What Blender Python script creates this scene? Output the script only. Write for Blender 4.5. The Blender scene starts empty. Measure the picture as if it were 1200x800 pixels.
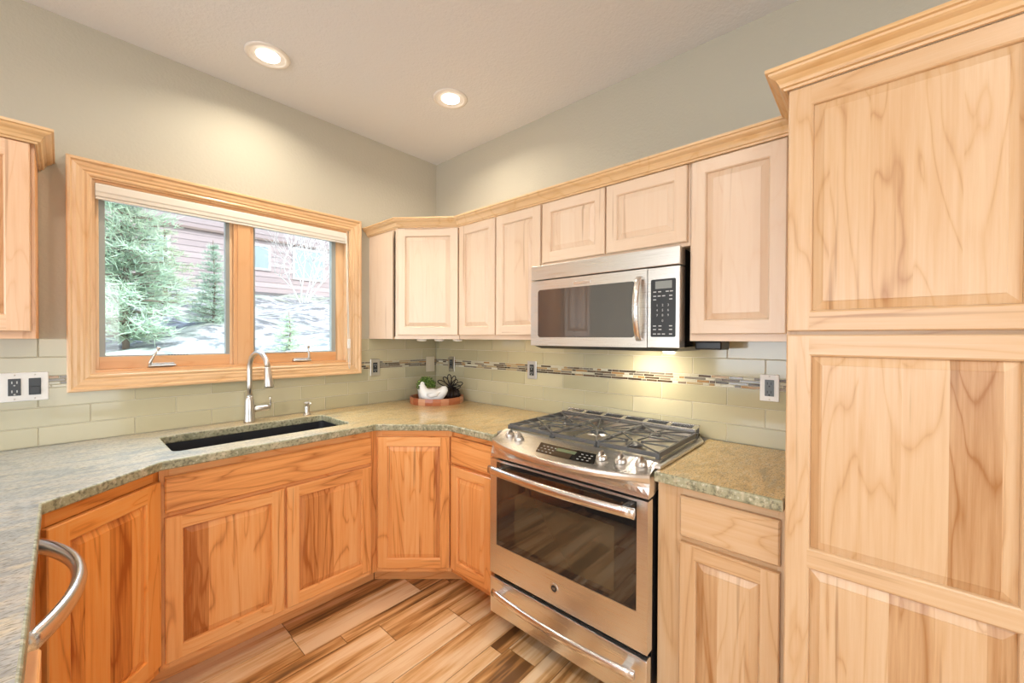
import bpy, bmesh, math, random
from mathutils import Vector, Matrix
random.seed(7)
PI = math.pi
C = bpy.context.scene.collection

# ------------------------------------------------------------------ camera
F_PX, YAW, PIT, ROL, CAMZ = 472.27, 0.72985, 0.008689, 0.003725, 1.37
cam_d = bpy.data.cameras.new('camera'); cam = bpy.data.objects.new('camera', cam_d); C.objects.link(cam)
cy, sy = math.cos(YAW), math.sin(YAW)
fw = Vector((cy*math.cos(PIT), sy*math.cos(PIT), -math.sin(PIT))); rt = Vector((sy, -cy, 0)); up = rt.cross(fw)
r2 = rt*math.cos(ROL) + up*math.sin(ROL); u2 = up*math.cos(ROL) - rt*math.sin(ROL)
cam.matrix_world = Matrix(((r2.x, u2.x, -fw.x, 0), (r2.y, u2.y, -fw.y, 0), (r2.z, u2.z, -fw.z, CAMZ), (0, 0, 0, 1)))
cam_d.sensor_width = 36; cam_d.lens = F_PX/1200*36; cam_d.clip_start = 0.02
bpy.context.scene.camera = cam

# ------------------------------------------------------------------ light
sc = bpy.context.scene
sc.view_settings.view_transform = 'Standard'; sc.view_settings.look = 'None'
sc.view_settings.gamma = 1; sc.view_settings.use_curve_mapping = False
sc.view_settings.exposure = 0.10
SKY, SUN, FILL_W, FILL_S, FILL_CEIL, SPOT, PUCK = 0.33, 2.3, 112, 76, 11, 6.0, 2.0
w = bpy.data.worlds.new('world'); sc.world = w; w.use_nodes = True
nt = w.node_tree; bg = nt.nodes['Background']
sky = nt.nodes.new('ShaderNodeTexSky'); sky.sky_type = 'NISHITA'; sky.sun_disc = False
sky.sun_elevation = math.radians(42); sky.sun_rotation = math.radians(150); sky.dust_density = 2.0
nt.links.new(sky.outputs[0], bg.inputs[0]); bg.inputs[1].default_value = SKY

def light(name, kind, loc, power, color=(1, 1, 1), size=None, size_y=None, direction=None, shape=None, spread=None):
    d = bpy.data.lights.new(name, kind); d.energy = power; d.color = color
    if kind == 'AREA':
        d.shape = shape or ('RECTANGLE' if size_y else 'DISK'); d.size = size
        if size_y: d.size_y = size_y
        if spread: d.spread = spread
    o = bpy.data.objects.new(name, d); C.objects.link(o); o.location = loc
    if direction: o.rotation_euler = Vector(direction).to_track_quat('-Z', 'Y').to_euler()
    return o
s = light('sun', 'SUN', (0, -20, 30), SUN, (1, 0.96, 0.9), direction=(0.35, 0.75, -0.75)); s.data.angle = math.radians(1.5)
# area lamps added in the unseen west and south openings to brighten the room
light('west_window_fill', 'AREA', (-3.93, 0.55, 1.45), FILL_W, (0.84, 0.92, 1.0), 3.2, 1.5, (1, 0, -0.05))
light('south_window_fill', 'AREA', (-0.9, -3.93, 1.25), FILL_S, (0.84, 0.92, 1.0), 3.2, 2.1, (0, 1, 0))
CEIL = 2.725
# added out-of-view area lamp standing in for steep sky light through the kitchen window
light('kitchen_window_fill', 'AREA', (0.75, 4.3, 3.9), 420, (0.66, 0.84, 1.0), 3.4, 2.4, (-0.03, -0.78, -1.0))
for (x, y) in ((-0.25, 0.9), (-0.25, -0.6), (-1.9, 0.9), (-1.9, -0.9)):
    light('ceiling_fill', 'AREA', (x, y, CEIL-0.01), FILL_CEIL, (1, 0.92, 0.83), 0.16, direction=(0, 0, -1))  # unseen ceiling lamps added to brighten the room

# ------------------------------------------------------------------ mesh builder
class MB:
    def __init__(self): self.v = []; self.f = []; self.m = []; self.t = []; self.s = []
    def add(self, vs, fs, mat=0, tone=0.5, smooth=False):
        b = len(self.v); self.v += [tuple(p) for p in vs]
        for f in fs:
            self.f.append([b+i for i in f]); self.m.append(mat); self.t.append(tone); self.s.append(smooth)
        return self
    def box(self, x0, x1, y0, y1, z0, z1, mat=0, tone=0.5):
        if x0 > x1: x0, x1 = x1, x0
        if y0 > y1: y0, y1 = y1, y0
        if z0 > z1: z0, z1 = z1, z0
        v = [(x0,y0,z0),(x1,y0,z0),(x1,y1,z0),(x0,y1,z0),(x0,y0,z1),(x1,y0,z1),(x1,y1,z1),(x0,y1,z1)]
        return self.add(v, [(0,3,2,1),(4,5,6,7),(0,1,5,4),(1,2,6,5),(2,3,7,6),(3,0,4,7)], mat, tone)
    def quad(self, a, b, c, d, mat=0, tone=0.5): return self.add([a,b,c,d], [(0,1,2,3)], mat, tone)
    def prism(self, poly, z0, z1, mat=0, tone=0.5):
        n = len(poly); v = [(x,y,z0) for x,y in poly] + [(x,y,z1) for x,y in poly]
        fs = [tuple(reversed(range(n))), tuple(range(n,2*n))] + [(i,(i+1)%n,n+(i+1)%n,n+i) for i in range(n)]
        return self.add(v, fs, mat, tone)
    def grid(self, rows, mat=0, tone=0.5, smooth=True, close_u=False, close_v=False, caps=False):
        nr, nc = len(rows), len(rows[0]); v = [p for r in rows for p in r]; fs = []
        for i in range(nr if close_v else nr-1):
            for j in range(nc if close_u else nc-1):
                i2, j2 = (i+1)%nr, (j+1)%nc
                fs.append((i*nc+j, i*nc+j2, i2*nc+j2, i2*nc+j))
        if caps: fs += [tuple(reversed(range(nc))), tuple((nr-1)*nc+j for j in range(nc))]
        return self.add(v, fs, mat, tone, smooth)
    def tube(self, pts, rad, seg=10, mat=0, tone=0.5, flat=1.0, closed=False):
        pts = [Vector(p) for p in pts]; n = len(pts)
        rads = rad if isinstance(rad, (list, tuple)) else [rad]*n
        rows = []; nrm = None
        for i, p in enumerate(pts):
            if closed: d = pts[(i+1)%n]-pts[i-1]
            else: d = pts[min(i+1,n-1)]-pts[max(i-1,0)]
            d = d.normalized() if d.length > 1e-9 else Vector((0,0,1))
            if nrm is None:
                a = Vector((0,0,1)) if abs(d.z) < 0.9 else Vector((1,0,0)); nrm = (a-d*a.dot(d)).normalized()
            else:
                nrm = nrm-d*nrm.dot(d); nrm = nrm.normalized() if nrm.length > 1e-6 else d.orthogonal().normalized()
            bi = d.cross(nrm)
            rows.append([p + nrm*math.cos(2*PI*k/seg)*rads[i] + bi*math.sin(2*PI*k/seg)*rads[i]*flat for k in range(seg)])
        return self.grid(rows, mat, tone, True, close_u=True, close_v=closed, caps=not closed)
    def lathe(self, prof, c=(0,0,0), seg=24, mat=0, tone=0.5, axis='z', smooth=True, caps=True):
        rows = []
        for r, h in prof:
            row = []
            for k in range(seg):
                a = 2*PI*k/seg; x, y = r*math.cos(a), r*math.sin(a)
                p = {'z': (x,y,h), 'x': (h,x,y), 'y': (y,h,x)}[axis]
                row.append((c[0]+p[0], c[1]+p[1], c[2]+p[2]))
            rows.append(row)
        return self.grid(rows, mat, tone, smooth, close_u=True, caps=caps)
    def build(self, name, mats, parent=None, bevel=0, bseg=2, loc=None, sub=0, auto=True):
        me = bpy.data.meshes.new(name); me.from_pydata(self.v, [], self.f); me.update()
        if not isinstance(mats, (list, tuple)): mats = [mats]
        for m in mats: me.materials.append(m)
        me.polygons.foreach_set('material_index', self.m); me.polygons.foreach_set('use_smooth', self.s)
        at = me.attributes.new('tone', 'FLOAT', 'FACE'); at.data.foreach_set('value', self.t)
        bm = bmesh.new(); bm.from_mesh(me); bmesh.ops.recalc_face_normals(bm, faces=bm.faces); bm.to_mesh(me); bm.free()
        o = bpy.data.objects.new(name, me); C.objects.link(o)
        if parent: o.parent = parent
        if loc: o.location = loc
        if bevel:
            md = o.modifiers.new('bevel', 'BEVEL'); md.width = bevel; md.segments = bseg; md.limit_method = 'ANGLE'; md.angle_limit = math.radians(40); md.harden_normals = False
        if sub:
            md = o.modifiers.new('sub', 'SUBSURF'); md.levels = sub; md.render_levels = sub
        return o

def empty(name, loc=(0,0,0), rz=0, label=None, cat=None, group=None, kind=None):
    o = bpy.data.objects.new(name, None); C.objects.link(o); o.location = loc; o.rotation_euler = (0,0,rz); o.empty_display_size = 0.05
    return tag(o, label, cat, group, kind)
def tag(o, label=None, cat=None, group=None, kind=None):
    for k, v in (('label',label),('category',cat),('group',group),('kind',kind)):
        if v: o[k] = v
    return o
def copy_tree(o, parent=None):
    c = o.copy(); C.objects.link(c); c.parent = parent
    for ch in list(o.children): copy_tree(ch, c)
    return c
def sweep(mb, path, prof, mat=0, tone=0.5, closed=False, plane='xy', y0=0):
    """prof [(offset to the right of travel, height)], mitred along a 2-D path."""
    n = len(path); P = [Vector(p) for p in path]; rows = []
    for i in range(n):
        if closed or 0 < i < n-1:
            d1 = (P[i]-P[i-1]).normalized(); d2 = (P[(i+1)%n]-P[i]).normalized()
        elif i == 0: d1 = d2 = (P[1]-P[0]).normalized()
        else: d1 = d2 = (P[i]-P[i-1]).normalized()
        n1 = Vector((d1.y,-d1.x)); n2 = Vector((d2.y,-d2.x)); m = (n1+n2).normalized(); k = 1/max(0.2, m.dot(n1))
        if plane == 'xy': rows.append([(P[i].x+m.x*k*o, P[i].y+m.y*k*o, h) for o, h in prof])
        else: rows.append([(P[i].x+m.x*k*o, y0-h, P[i].y+m.y*k*o) for o, h in prof])
    nc = len(prof)
    for i in range(n if closed else n-1):
        a, b = rows[i], rows[(i+1)%n]
        hor = abs((P[(i+1)%n]-P[i]).normalized().x) > 0.5
        mm = mat if not isinstance(mat, tuple) else (mat[0] if hor else mat[1])
        for j in range(nc): mb.add([a[j], a[(j+1)%nc], b[(j+1)%nc], b[j]], [(0,1,2,3)], mm, tone)
    if not closed:
        mb.add(rows[0], [tuple(range(nc))], mat if not isinstance(mat,tuple) else mat[0], tone); mb.add(rows[-1], [tuple(range(nc))], mat if not isinstance(mat,tuple) else mat[0], tone)

# ------------------------------------------------------------------ materials
def newmat(name):
    m = bpy.data.materials.new(name); m.use_nodes = True; nt = m.node_tree
    return m, nt, nt.nodes['Principled BSDF']
def simple(name, col, rough=0.5, metal=0, spec=0.5, coat=0, emit=None, es=0, bump=0, bscale=200, aniso=0):
    m, nt, b = newmat(name)
    b.inputs['Base Color'].default_value = (*col, 1); b.inputs['Roughness'].default_value = rough
    b.inputs['Metallic'].default_value = metal; b.inputs['Specular IOR Level'].default_value = spec
    b.inputs['Coat Weight'].default_value = coat
    if emit: b.inputs['Emission Color'].default_value = (*emit, 1); b.inputs['Emission Strength'].default_value = es
    tc = nt.nodes.new('ShaderNodeTexCoord'); n = nt.nodes.new('ShaderNodeTexNoise'); n.inputs['Scale'].default_value = bscale
    n.inputs['Detail'].default_value = 3
    nt.links.new(tc.outputs['Object'], n.inputs['Vector'])
    if bump:
        bp = nt.nodes.new('ShaderNodeBump'); bp.inputs['Strength'].default_value = bump; bp.inputs['Distance'].default_value = 0.002
        nt.links.new(n.outputs[0], bp.inputs['Height']); nt.links.new(bp.outputs[0], b.inputs['Normal'])
    else:
        mr = nt.nodes.new('ShaderNodeMapRange'); mr.inputs['To Min'].default_value = max(0, rough-0.03); mr.inputs['To Max'].default_value = rough+0.03
        nt.links.new(n.outputs[0], mr.inputs['Value']); nt.links.new(mr.outputs[0], b.inputs['Roughness'])
    return m
def N(nt, t, **kw):
    n = nt.nodes.new(t)
    for k, v in kw.items():
        if k in ('operation', 'blend_type', 'data_type', 'noise_dimensions', 'attribute_name', 'interpolation'): setattr(n, k, v)
    return n
def mathn(nt, op, a, b=None, c=None):
    n = nt.nodes.new('ShaderNodeMath'); n.operation = op
    for i, x in enumerate((a, b, c)):
        if x is None: continue
        if isinstance(x, (int, float)): n.inputs[i].default_value = x
        else: nt.links.new(x, n.inputs[i])
    return n.outputs[0]
def ramp(nt, fac, stops):
    r = nt.nodes.new('ShaderNodeValToRGB'); e = r.color_ramp.elements
    while len(e) > 1: e.remove(e[-1])
    e[0].position = stops[0][0]; e[0].color = (*stops[0][1], 1)
    for p, c in stops[1:]:
        x = e.new(p); x.color = (*c, 1)
    nt.links.new(fac, r.inputs[0]); return r.outputs[0]
def mix(nt, fac, a, b, blend='MIX'):
    n = nt.nodes.new('ShaderNodeMix'); n.data_type = 'RGBA'; n.blend_type = blend
    for s_, x in ((0, fac), (6, a), (7, b)):
        if isinstance(x, (int, float)): n.inputs[s_].default_value = x
        elif isinstance(x, tuple): n.inputs[s_].default_value = (*x, 1)
        else: nt.links.new(x, n.inputs[s_])
    return n.outputs[2]

def wood(name, axis, light_c, mid_c, dark_c, stave=0.0, rough=0.32, contrast=1.0):
    m, nt, b = newmat(name); L = nt.links.new
    tc = N(nt, 'ShaderNodeTexCoord'); oi = N(nt, 'ShaderNodeObjectInfo')
    at = N(nt, 'ShaderNodeAttribute', attribute_name='tone'); tone = at.outputs['Fac']
    sep = N(nt, 'ShaderNodeSeparateXYZ'); L(tc.outputs['Object'], sep.inputs[0])
    X, Y, Z = sep.outputs
    along, across = {'z': (Z, X), 'x': (X, Z), 'y': (Y, X)}[axis]
    third = Y if axis != 'y' else Z
    off = mathn(nt, 'ADD', mathn(nt, 'MULTIPLY', oi.outputs['Random'], 37.0), mathn(nt, 'MULTIPLY', tone, 23.0))
    if stave:
        sid = mathn(nt, 'FLOOR', mathn(nt, 'DIVIDE', mathn(nt, 'ADD', across, mathn(nt, 'MULTIPLY', oi.outputs['Random'], 3.0)), stave))
    else: sid = mathn(nt, 'MULTIPLY', tone, 91.0)
    wn = N(nt, 'ShaderNodeTexWhiteNoise', noise_dimensions='2D'); cw = N(nt, 'ShaderNodeCombineXYZ')
    L(sid, cw.inputs[0]); L(off, cw.inputs[1]); L(cw.outputs[0], wn.inputs['Vector'])
    srnd = wn.outputs['Value']
    cb = N(nt, 'ShaderNodeCombineXYZ'); L(across, cb.inputs[0]); L(mathn(nt, 'MULTIPLY', along, 0.13), cb.inputs[1])
    L(mathn(nt, 'ADD', mathn(nt, 'ADD', mathn(nt, 'MULTIPLY', third, 0.4), off), mathn(nt, 'MULTIPLY', srnd, 17.0)), cb.inputs[2])
    n1 = N(nt, 'ShaderNodeTexNoise'); n1.inputs['Scale'].default_value = 6; n1.inputs['Detail'].default_value = 2.5; n1.inputs['Distortion'].default_value = 0.6
    L(cb.outputs[0], n1.inputs['Vector'])
    rings = mathn(nt, 'PINGPONG', mathn(nt, 'MULTIPLY', n1.outputs[0], 19.0), 1.0)
    cb2 = N(nt, 'ShaderNodeCombineXYZ'); L(across, cb2.inputs[0]); L(mathn(nt, 'MULTIPLY', along, 0.03), cb2.inputs[1]); L(off, cb2.inputs[2])
    n2 = N(nt, 'ShaderNodeTexNoise'); n2.inputs['Scale'].default_value = 105; n2.inputs['Detail'].default_value = 5; n2.inputs['Roughness'].default_value = 0.65
    L(cb2.outputs[0], n2.inputs['Vector'])
    n3 = N(nt, 'ShaderNodeTexNoise'); n3.inputs['Scale'].default_value = 3.2; n3.inputs['Detail'].default_value = 2; L(cb.outputs[0], n3.inputs['Vector'])
    # value: stave + rings + fine grain + broad
    v = mathn(nt, 'MULTIPLY', srnd, 0.14*contrast)
    hw = mathn(nt, 'MINIMUM', mathn(nt, 'MAXIMUM', mathn(nt, 'MULTIPLY', mathn(nt, 'SUBTRACT', srnd, 0.66), 7.0), 0.0), 1.0)
    v = mathn(nt, 'MULTIPLY_ADD', hw, (0.27 if stave else 0.12)*contrast, v)
    v = mathn(nt, 'MULTIPLY_ADD', mathn(nt, 'POWER', rings, 6.0), 0.30*contrast, v)
    v = mathn(nt, 'MULTIPLY_ADD', mathn(nt, 'SUBTRACT', n2.outputs[0], 0.30), 0.75*contrast, v)
    v = mathn(nt, 'MULTIPLY_ADD', mathn(nt, 'SUBTRACT', n3.outputs[0], 0.5), 0.6*contrast, v)
    col = ramp(nt, v, [(0.0, light_c), (0.42, mid_c), (1.0, dark_c)])
    # thin dark mineral streaks
    n4 = N(nt, 'ShaderNodeTexNoise'); n4.inputs['Scale'].default_value = 9; n4.inputs['Detail'].default_value = 3
    cb3 = N(nt, 'ShaderNodeCombineXYZ'); L(mathn(nt, 'MULTIPLY', across, 4.5), cb3.inputs[0]); L(mathn(nt, 'MULTIPLY', along, 0.12), cb3.inputs[1]); L(mathn(nt, 'ADD', off, srnd), cb3.inputs[2]); L(cb3.outputs[0], n4.inputs['Vector'])
    st = mathn(nt, 'MULTIPLY', mathn(nt, 'SUBTRACT', n4.outputs[0], 0.655), 8.0); st = mathn(nt, 'MAXIMUM', mathn(nt, 'MINIMUM', st, 0.6), 0.0)
    col = mix(nt, st, col, tuple(c*0.75 for c in dark_c))
    L(col, b.inputs['Base Color']); b.inputs['Roughness'].default_value = rough; b.inputs['Specular IOR Level'].default_value = 0.45
    bp = N(nt, 'ShaderNodeBump'); bp.inputs['Strength'].default_value = 0.06; bp.inputs['Distance'].default_value = 0.001; L(n2.outputs[0], bp.inputs['Height']); L(bp.outputs[0], b.inputs['Normal'])
    return m

PALE = ((0.70,0.50,0.31),(0.62,0.39,0.205),(0.36,0.155,0.045))
PINK = ((0.80,0.64,0.49),(0.76,0.57,0.41),(0.56,0.33,0.17))
LIT_WARM = ((0.90,0.48,0.20),(0.84,0.365,0.115),(0.42,0.12,0.022))  # same hickory made more orange, warm light cast painted into the colour
LIT_RED  = ((0.90,0.42,0.13),(0.88,0.33,0.07),(0.42,0.10,0.012))  # stronger red light cast painted into the same wood
AMBER = ((0.76,0.50,0.31),(0.68,0.40,0.22),(0.42,0.19,0.07))
W = {}
for nm, cset, ctr in (('hickory_amber', AMBER, 0.9), ('hickory_pale', PALE, 1.0), ('hickory_rose', PINK, 0.6), ('hickory_lit_warm', LIT_WARM, 1.25), ('hickory_lit_red', LIT_RED, 1.25)):
    W[nm] = dict(v=wood(nm+'_upright', 'z', *cset, contrast=ctr), h=wood(nm+'_level', 'x', *cset, contrast=ctr), p=wood(nm+'_staves', 'z', *cset, stave=0.078, contrast=ctr*1.1))
PINE_H = wood('window_pine_level', 'x', (0.80,0.56,0.33), (0.68,0.42,0.21), (0.42,0.20,0.07), contrast=0.7)
PINE_V = wood('window_pine_upright', 'z', (0.82,0.60,0.38), (0.70,0.45,0.24), (0.45,0.23,0.09), contrast=0.7)
SASH = wood('sash_pine', 'x', (0.72,0.42,0.21), (0.62,0.31,0.13), (0.40,0.16,0.05), contrast=0.6)
CROWN = wood('crown_wood', 'x', (0.80,0.57,0.33), (0.68,0.43,0.20), (0.45,0.22,0.07), contrast=0.8)

def steel(name, col=(0.62,0.59,0.55), rough=0.28, axis=0):
    m, nt, b = newmat(name); L = nt.links.new
    tc = N(nt, 'ShaderNodeTexCoord'); mp = N(nt, 'ShaderNodeMapping'); L(tc.outputs['Object'], mp.inputs[0])
    sc_ = [4, 4, 4]; sc_[axis] = 4
    for i in range(3):
        if i != axis: sc_[i] = 900
    mp.inputs['Scale'].default_value = sc_
    n = N(nt, 'ShaderNodeTexNoise'); n.inputs['Scale'].default_value = 1; n.inputs['Detail'].default_value = 2; L(mp.outputs[0], n.inputs['Vector'])
    mr = N(nt, 'ShaderNodeMapRange'); mr.inputs['To Min'].default_value = rough-0.05; mr.inputs['To Max'].default_value = rough+0.07; L(n.outputs[0], mr.inputs['Value'])
    L(mr.outputs[0], b.inputs['Roughness']); b.inputs['Metallic'].default_value = 1
    L(mix(nt, n.outputs[0], tuple(c*0.93 for c in col), tuple(min(1, c*1.07) for c in col)), b.inputs['Base Color'])
    return m
STEEL = steel('brushed_steel', (0.80,0.78,0.75))
STEEL_B = steel('satin_steel_bar', (0.80,0.79,0.78), 0.22)
CHROME = simple('brushed_nickel', (0.66,0.63,0.59), 0.30, 1)
BLACK = simple('black_enamel', (0.012,0.012,0.013), 0.25)
BLACKPL = simple('black_plastic', (0.02,0.022,0.025), 0.35)
OVGLASS = simple('dark_oven_glass', (0.018,0.016,0.015), 0.04, spec=0.9, coat=0.6)
INGLASS = simple('oven_window_glass', (0.055,0.042,0.025), 0.05, spec=0.9, coat=0.6)
MWGLASS = simple('microwave_window_glass', (0.10,0.10,0.10), 0.04, 0.45, spec=1.0, coat=1.0)
IRON = simple('cast_iron', (0.085,0.085,0.085), 0.36, spec=0.7)
WHITEPL = simple('white_plastic', (0.84,0.83,0.80), 0.35)
ALMOND = simple('almond_plastic', (0.66,0.60,0.46), 0.4)
CERAMIC = simple('white_ceramic', (0.86,0.86,0.84), 0.25, coat=0.4)
SHADEM = simple('shade_fabric', (0.74,0.70,0.62), 0.8, bump=0.1, bscale=700)
GREYVINYL = simple('grey_vinyl', (0.34,0.36,0.34), 0.5)
SINKM = simple('black_composite', (0.022,0.022,0.025), 0.42, bump=0.05, bscale=900)
LEAF = simple('curly_leaf', (0.13,0.24,0.04), 0.5)
WIRE = simple('dark_wire', (0.02,0.014,0.012), 0.4, 0.3)
LEDM = simple('light_lens', (1,1,1), 0.5, emit=(1,0.93,0.82), es=14)
LEDM_S = simple('puck_lens', (1,1,1), 0.5, emit=(1,0.95,0.86), es=1.2)
TRIMW = simple('white_trim', (0.80,0.76,0.70), 0.45)
MARK = simple('button_print', (0.55,0.56,0.56), 0.5)
LCD = simple('display_window', (0.26,0.28,0.27), 0.3)
LCDG = simple('green_display', (0.16,0.20,0.12), 0.15)

def wallmat(name, col, bs=0.35):
    m, nt, b = newmat(name); L = nt.links.new
    tc = N(nt, 'ShaderNodeTexCoord'); n = N(nt, 'ShaderNodeTexNoise'); n.inputs['Scale'].default_value = 75; n.inputs['Detail'].default_value = 3; L(tc.outputs['Object'], n.inputs['Vector'])
    bp = N(nt, 'ShaderNodeBump'); bp.inputs['Strength'].default_value = bs; bp.inputs['Distance'].default_value = 0.004; L(n.outputs[0], bp.inputs['Height']); L(bp.outputs[0], b.inputs['Normal'])
    b.inputs['Base Color'].default_value = (*col, 1); b.inputs['Roughness'].default_value = 0.75; b.inputs['Specular IOR Level'].default_value = 0.3
    return m
WALL = wallmat('wall_paint', (0.505,0.475,0.385)); CEILM = wallmat('ceiling_paint', (0.73,0.735,0.74), 0.5)

def granite(name, edge=False):
    m, nt, b = newmat(name); L = nt.links.new
    tc = N(nt, 'ShaderNodeTexCoord'); mp = N(nt, 'ShaderNodeMapping'); mp.inputs['Rotation'].default_value = (0,0,0.5); mp.inputs['Scale'].default_value = (1, 2.6, 1); L(tc.outputs['Object'], mp.inputs[0])
    a = N(nt, 'ShaderNodeTexNoise'); a.inputs['Scale'].default_value = 5; a.inputs['Detail'].default_value = 6; a.inputs['Distortion'].default_value = 1.2; L(mp.outputs[0], a.inputs['Vector'])
    c = N(nt, 'ShaderNodeTexNoise'); c.inputs['Scale'].default_value = 95; c.inputs['Detail'].default_value = 3; L(mp.outputs[0] if not edge else tc.outputs['Object'], c.inputs['Vector'])
    d = N(nt, 'ShaderNodeTexNoise'); d.inputs['Scale'].default_value = 22; d.inputs['Detail'].default_value = 5; L(mp.outputs[0], d.inputs['Vector'])
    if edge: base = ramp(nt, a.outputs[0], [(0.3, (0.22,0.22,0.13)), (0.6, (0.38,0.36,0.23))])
    else: base = ramp(nt, a.outputs[0], [(0.30, (0.36,0.27,0.12)), (0.42, (0.54,0.35,0.12)), (0.54, (0.66,0.46,0.20)), (0.72, (0.44,0.34,0.17))])
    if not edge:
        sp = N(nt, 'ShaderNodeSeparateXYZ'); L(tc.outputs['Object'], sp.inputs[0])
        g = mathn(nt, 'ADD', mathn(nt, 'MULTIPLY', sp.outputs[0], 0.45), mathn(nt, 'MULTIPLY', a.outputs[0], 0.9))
        base = mix(nt, ramp(nt, g, [(0.40, (1,1,1)), (0.95, (0,0,0))]), base, ramp(nt, a.outputs[0], [(0.3, (0.23,0.25,0.255)), (0.6, (0.40,0.425,0.44))]))  # bluish-grey towards the left: window daylight sheen painted into the stone colour
    base = mix(nt, ramp(nt, d.outputs[0], [(0.52, (0,0,0)), (0.68, (0.6,0.6,0.6))]), base, (0.62,0.53,0.36))
    base = mix(nt, ramp(nt, c.outputs[0], [(0.36, (0.75,0.75,0.75)), (0.47, (0,0,0))]), base, (0.13,0.12,0.075))
    base = mix(nt, ramp(nt, c.outputs[0], [(0.60, (0,0,0)), (0.70, (0.55,0.55,0.55))]), base, (0.72,0.68,0.55))
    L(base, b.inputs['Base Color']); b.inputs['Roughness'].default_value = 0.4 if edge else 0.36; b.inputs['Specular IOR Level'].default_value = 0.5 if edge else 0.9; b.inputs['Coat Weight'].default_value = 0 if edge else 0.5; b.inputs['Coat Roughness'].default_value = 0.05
    return m
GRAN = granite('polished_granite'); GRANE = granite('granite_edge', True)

def toned(name, stops, rough, coat=0, noise=0.0, metal=0):
    m, nt, b = newmat(name); L = nt.links.new
    at = N(nt, 'ShaderNodeAttribute', attribute_name='tone'); col = ramp(nt, at.outputs['Fac'], stops)
    if noise:
        tc = N(nt, 'ShaderNodeTexCoord'); n = N(nt, 'ShaderNodeTexNoise'); n.inputs['Scale'].default_value = 9; L(tc.outputs['Object'], n.inputs['Vector'])
        col = mix(nt, noise, col, n.outputs[1], 'OVERLAY')
    L(col, b.inputs['Base Color']); b.inputs['Roughness'].default_value = rough; b.inputs['Coat Weight'].default_value = coat; b.inputs['Coat Roughness'].default_value = 0.03; b.inputs['Metallic'].default_value = metal
    return m
TILE = toned('glass_tile', [(0, (0.44,0.405,0.26)), (1, (0.53,0.49,0.33))], 0.10, 0.2)
GROUT = simple('grout', (0.60,0.56,0.43), 0.8)
m_ = toned('mosaic_tile', [(0,(0.05,0.035,0.02)),(0.2,(0.10,0.06,0.03)),(0.35,(0.22,0.20,0.16)),(0.5,(0.36,0.20,0.07)),(0.62,(0.42,0.33,0.18)),(0.8,(0.50,0.47,0.34)),(1,(0.66,0.64,0.52))], 0.15, 0.4)
MOSAIC = m_

def floormat():
    m, nt, b = newmat('wood_look_plank_tile'); L = nt.links.new
    tc = N(nt, 'ShaderNodeTexCoord'); at = N(nt, 'ShaderNodeAttribute', attribute_name='tone'); t = at.outputs['Fac']
    sep = N(nt, 'ShaderNodeSeparateXYZ'); L(tc.outputs['Object'], sep.inputs[0]); cb = N(nt, 'ShaderNodeCombineXYZ')
    L(mathn(nt, 'MULTIPLY', sep.outputs[0], 0.075), cb.inputs[0]); L(sep.outputs[1], cb.inputs[1]); L(mathn(nt, 'MULTIPLY', t, 57.0), cb.inputs[2])
    n1 = N(nt, 'ShaderNodeTexNoise'); n1.inputs['Scale'].default_value = 17; n1.inputs['Detail'].default_value = 6; n1.inputs['Distortion'].default_value = 0.35; L(cb.outputs[0], n1.inputs['Vector'])
    n2 = N(nt, 'ShaderNodeTexNoise'); n2.inputs['Scale'].default_value = 90; n2.inputs['Detail'].default_value = 4; L(cb.outputs[0], n2.inputs['Vector'])
    wn = N(nt, 'ShaderNodeTexWhiteNoise', noise_dimensions='1D'); L(mathn(nt, 'MULTIPLY', t, 913.0), wn.inputs['W'])
    v = mathn(nt, 'MULTIPLY_ADD', mathn(nt, 'SUBTRACT', n1.outputs[0], 0.5), 2.1, 0.42)
    v = mathn(nt, 'MULTIPLY_ADD', mathn(nt, 'SUBTRACT', n2.outputs[0], 0.5), 0.55, v)
    v = mathn(nt, 'MULTIPLY_ADD', mathn(nt, 'SUBTRACT', wn.outputs['Value'], 0.5), 0.38, v)
    col = ramp(nt, v, [(0.08, (0.88,0.66,0.42)), (0.36, (0.74,0.46,0.22)), (0.56, (0.50,0.25,0.085)), (0.82, (0.17,0.08,0.028))])
    L(col, b.inputs['Base Color']); b.inputs['Roughness'].default_value = 0.35
    bp = N(nt, 'ShaderNodeBump'); bp.inputs['Strength'].default_value = 0.1; bp.inputs['Distance'].default_value = 0.001; L(n2.outputs[0], bp.inputs['Height']); L(bp.outputs[0], b.inputs['Normal'])
    return m
FLOORM = floormat(); FGROUT = simple('floor_grout', (0.16,0.09,0.045), 0.8)

def glassmat():
    m = bpy.data.materials.new('window_glass'); m.use_nodes = True; nt = m.node_tree; nt.nodes.clear()
    o = nt.nodes.new('ShaderNodeOutputMaterial'); t = nt.nodes.new('ShaderNodeBsdfTransparent'); g = nt.nodes.new('ShaderNodeBsdfGlossy'); g.inputs['Roughness'].default_value = 0.02
    mx = nt.nodes.new('ShaderNodeMixShader'); mx.inputs[0].default_value = 0.045
    nt.links.new(t.outputs[0], mx.inputs[1]); nt.links.new(g.outputs[0], mx.inputs[2]); nt.links.new(mx.outputs[0], o.inputs[0])
    t.inputs[0].default_value = (0.97,0.99,0.98,1)
    return m
GLASS = glassmat()

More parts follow.
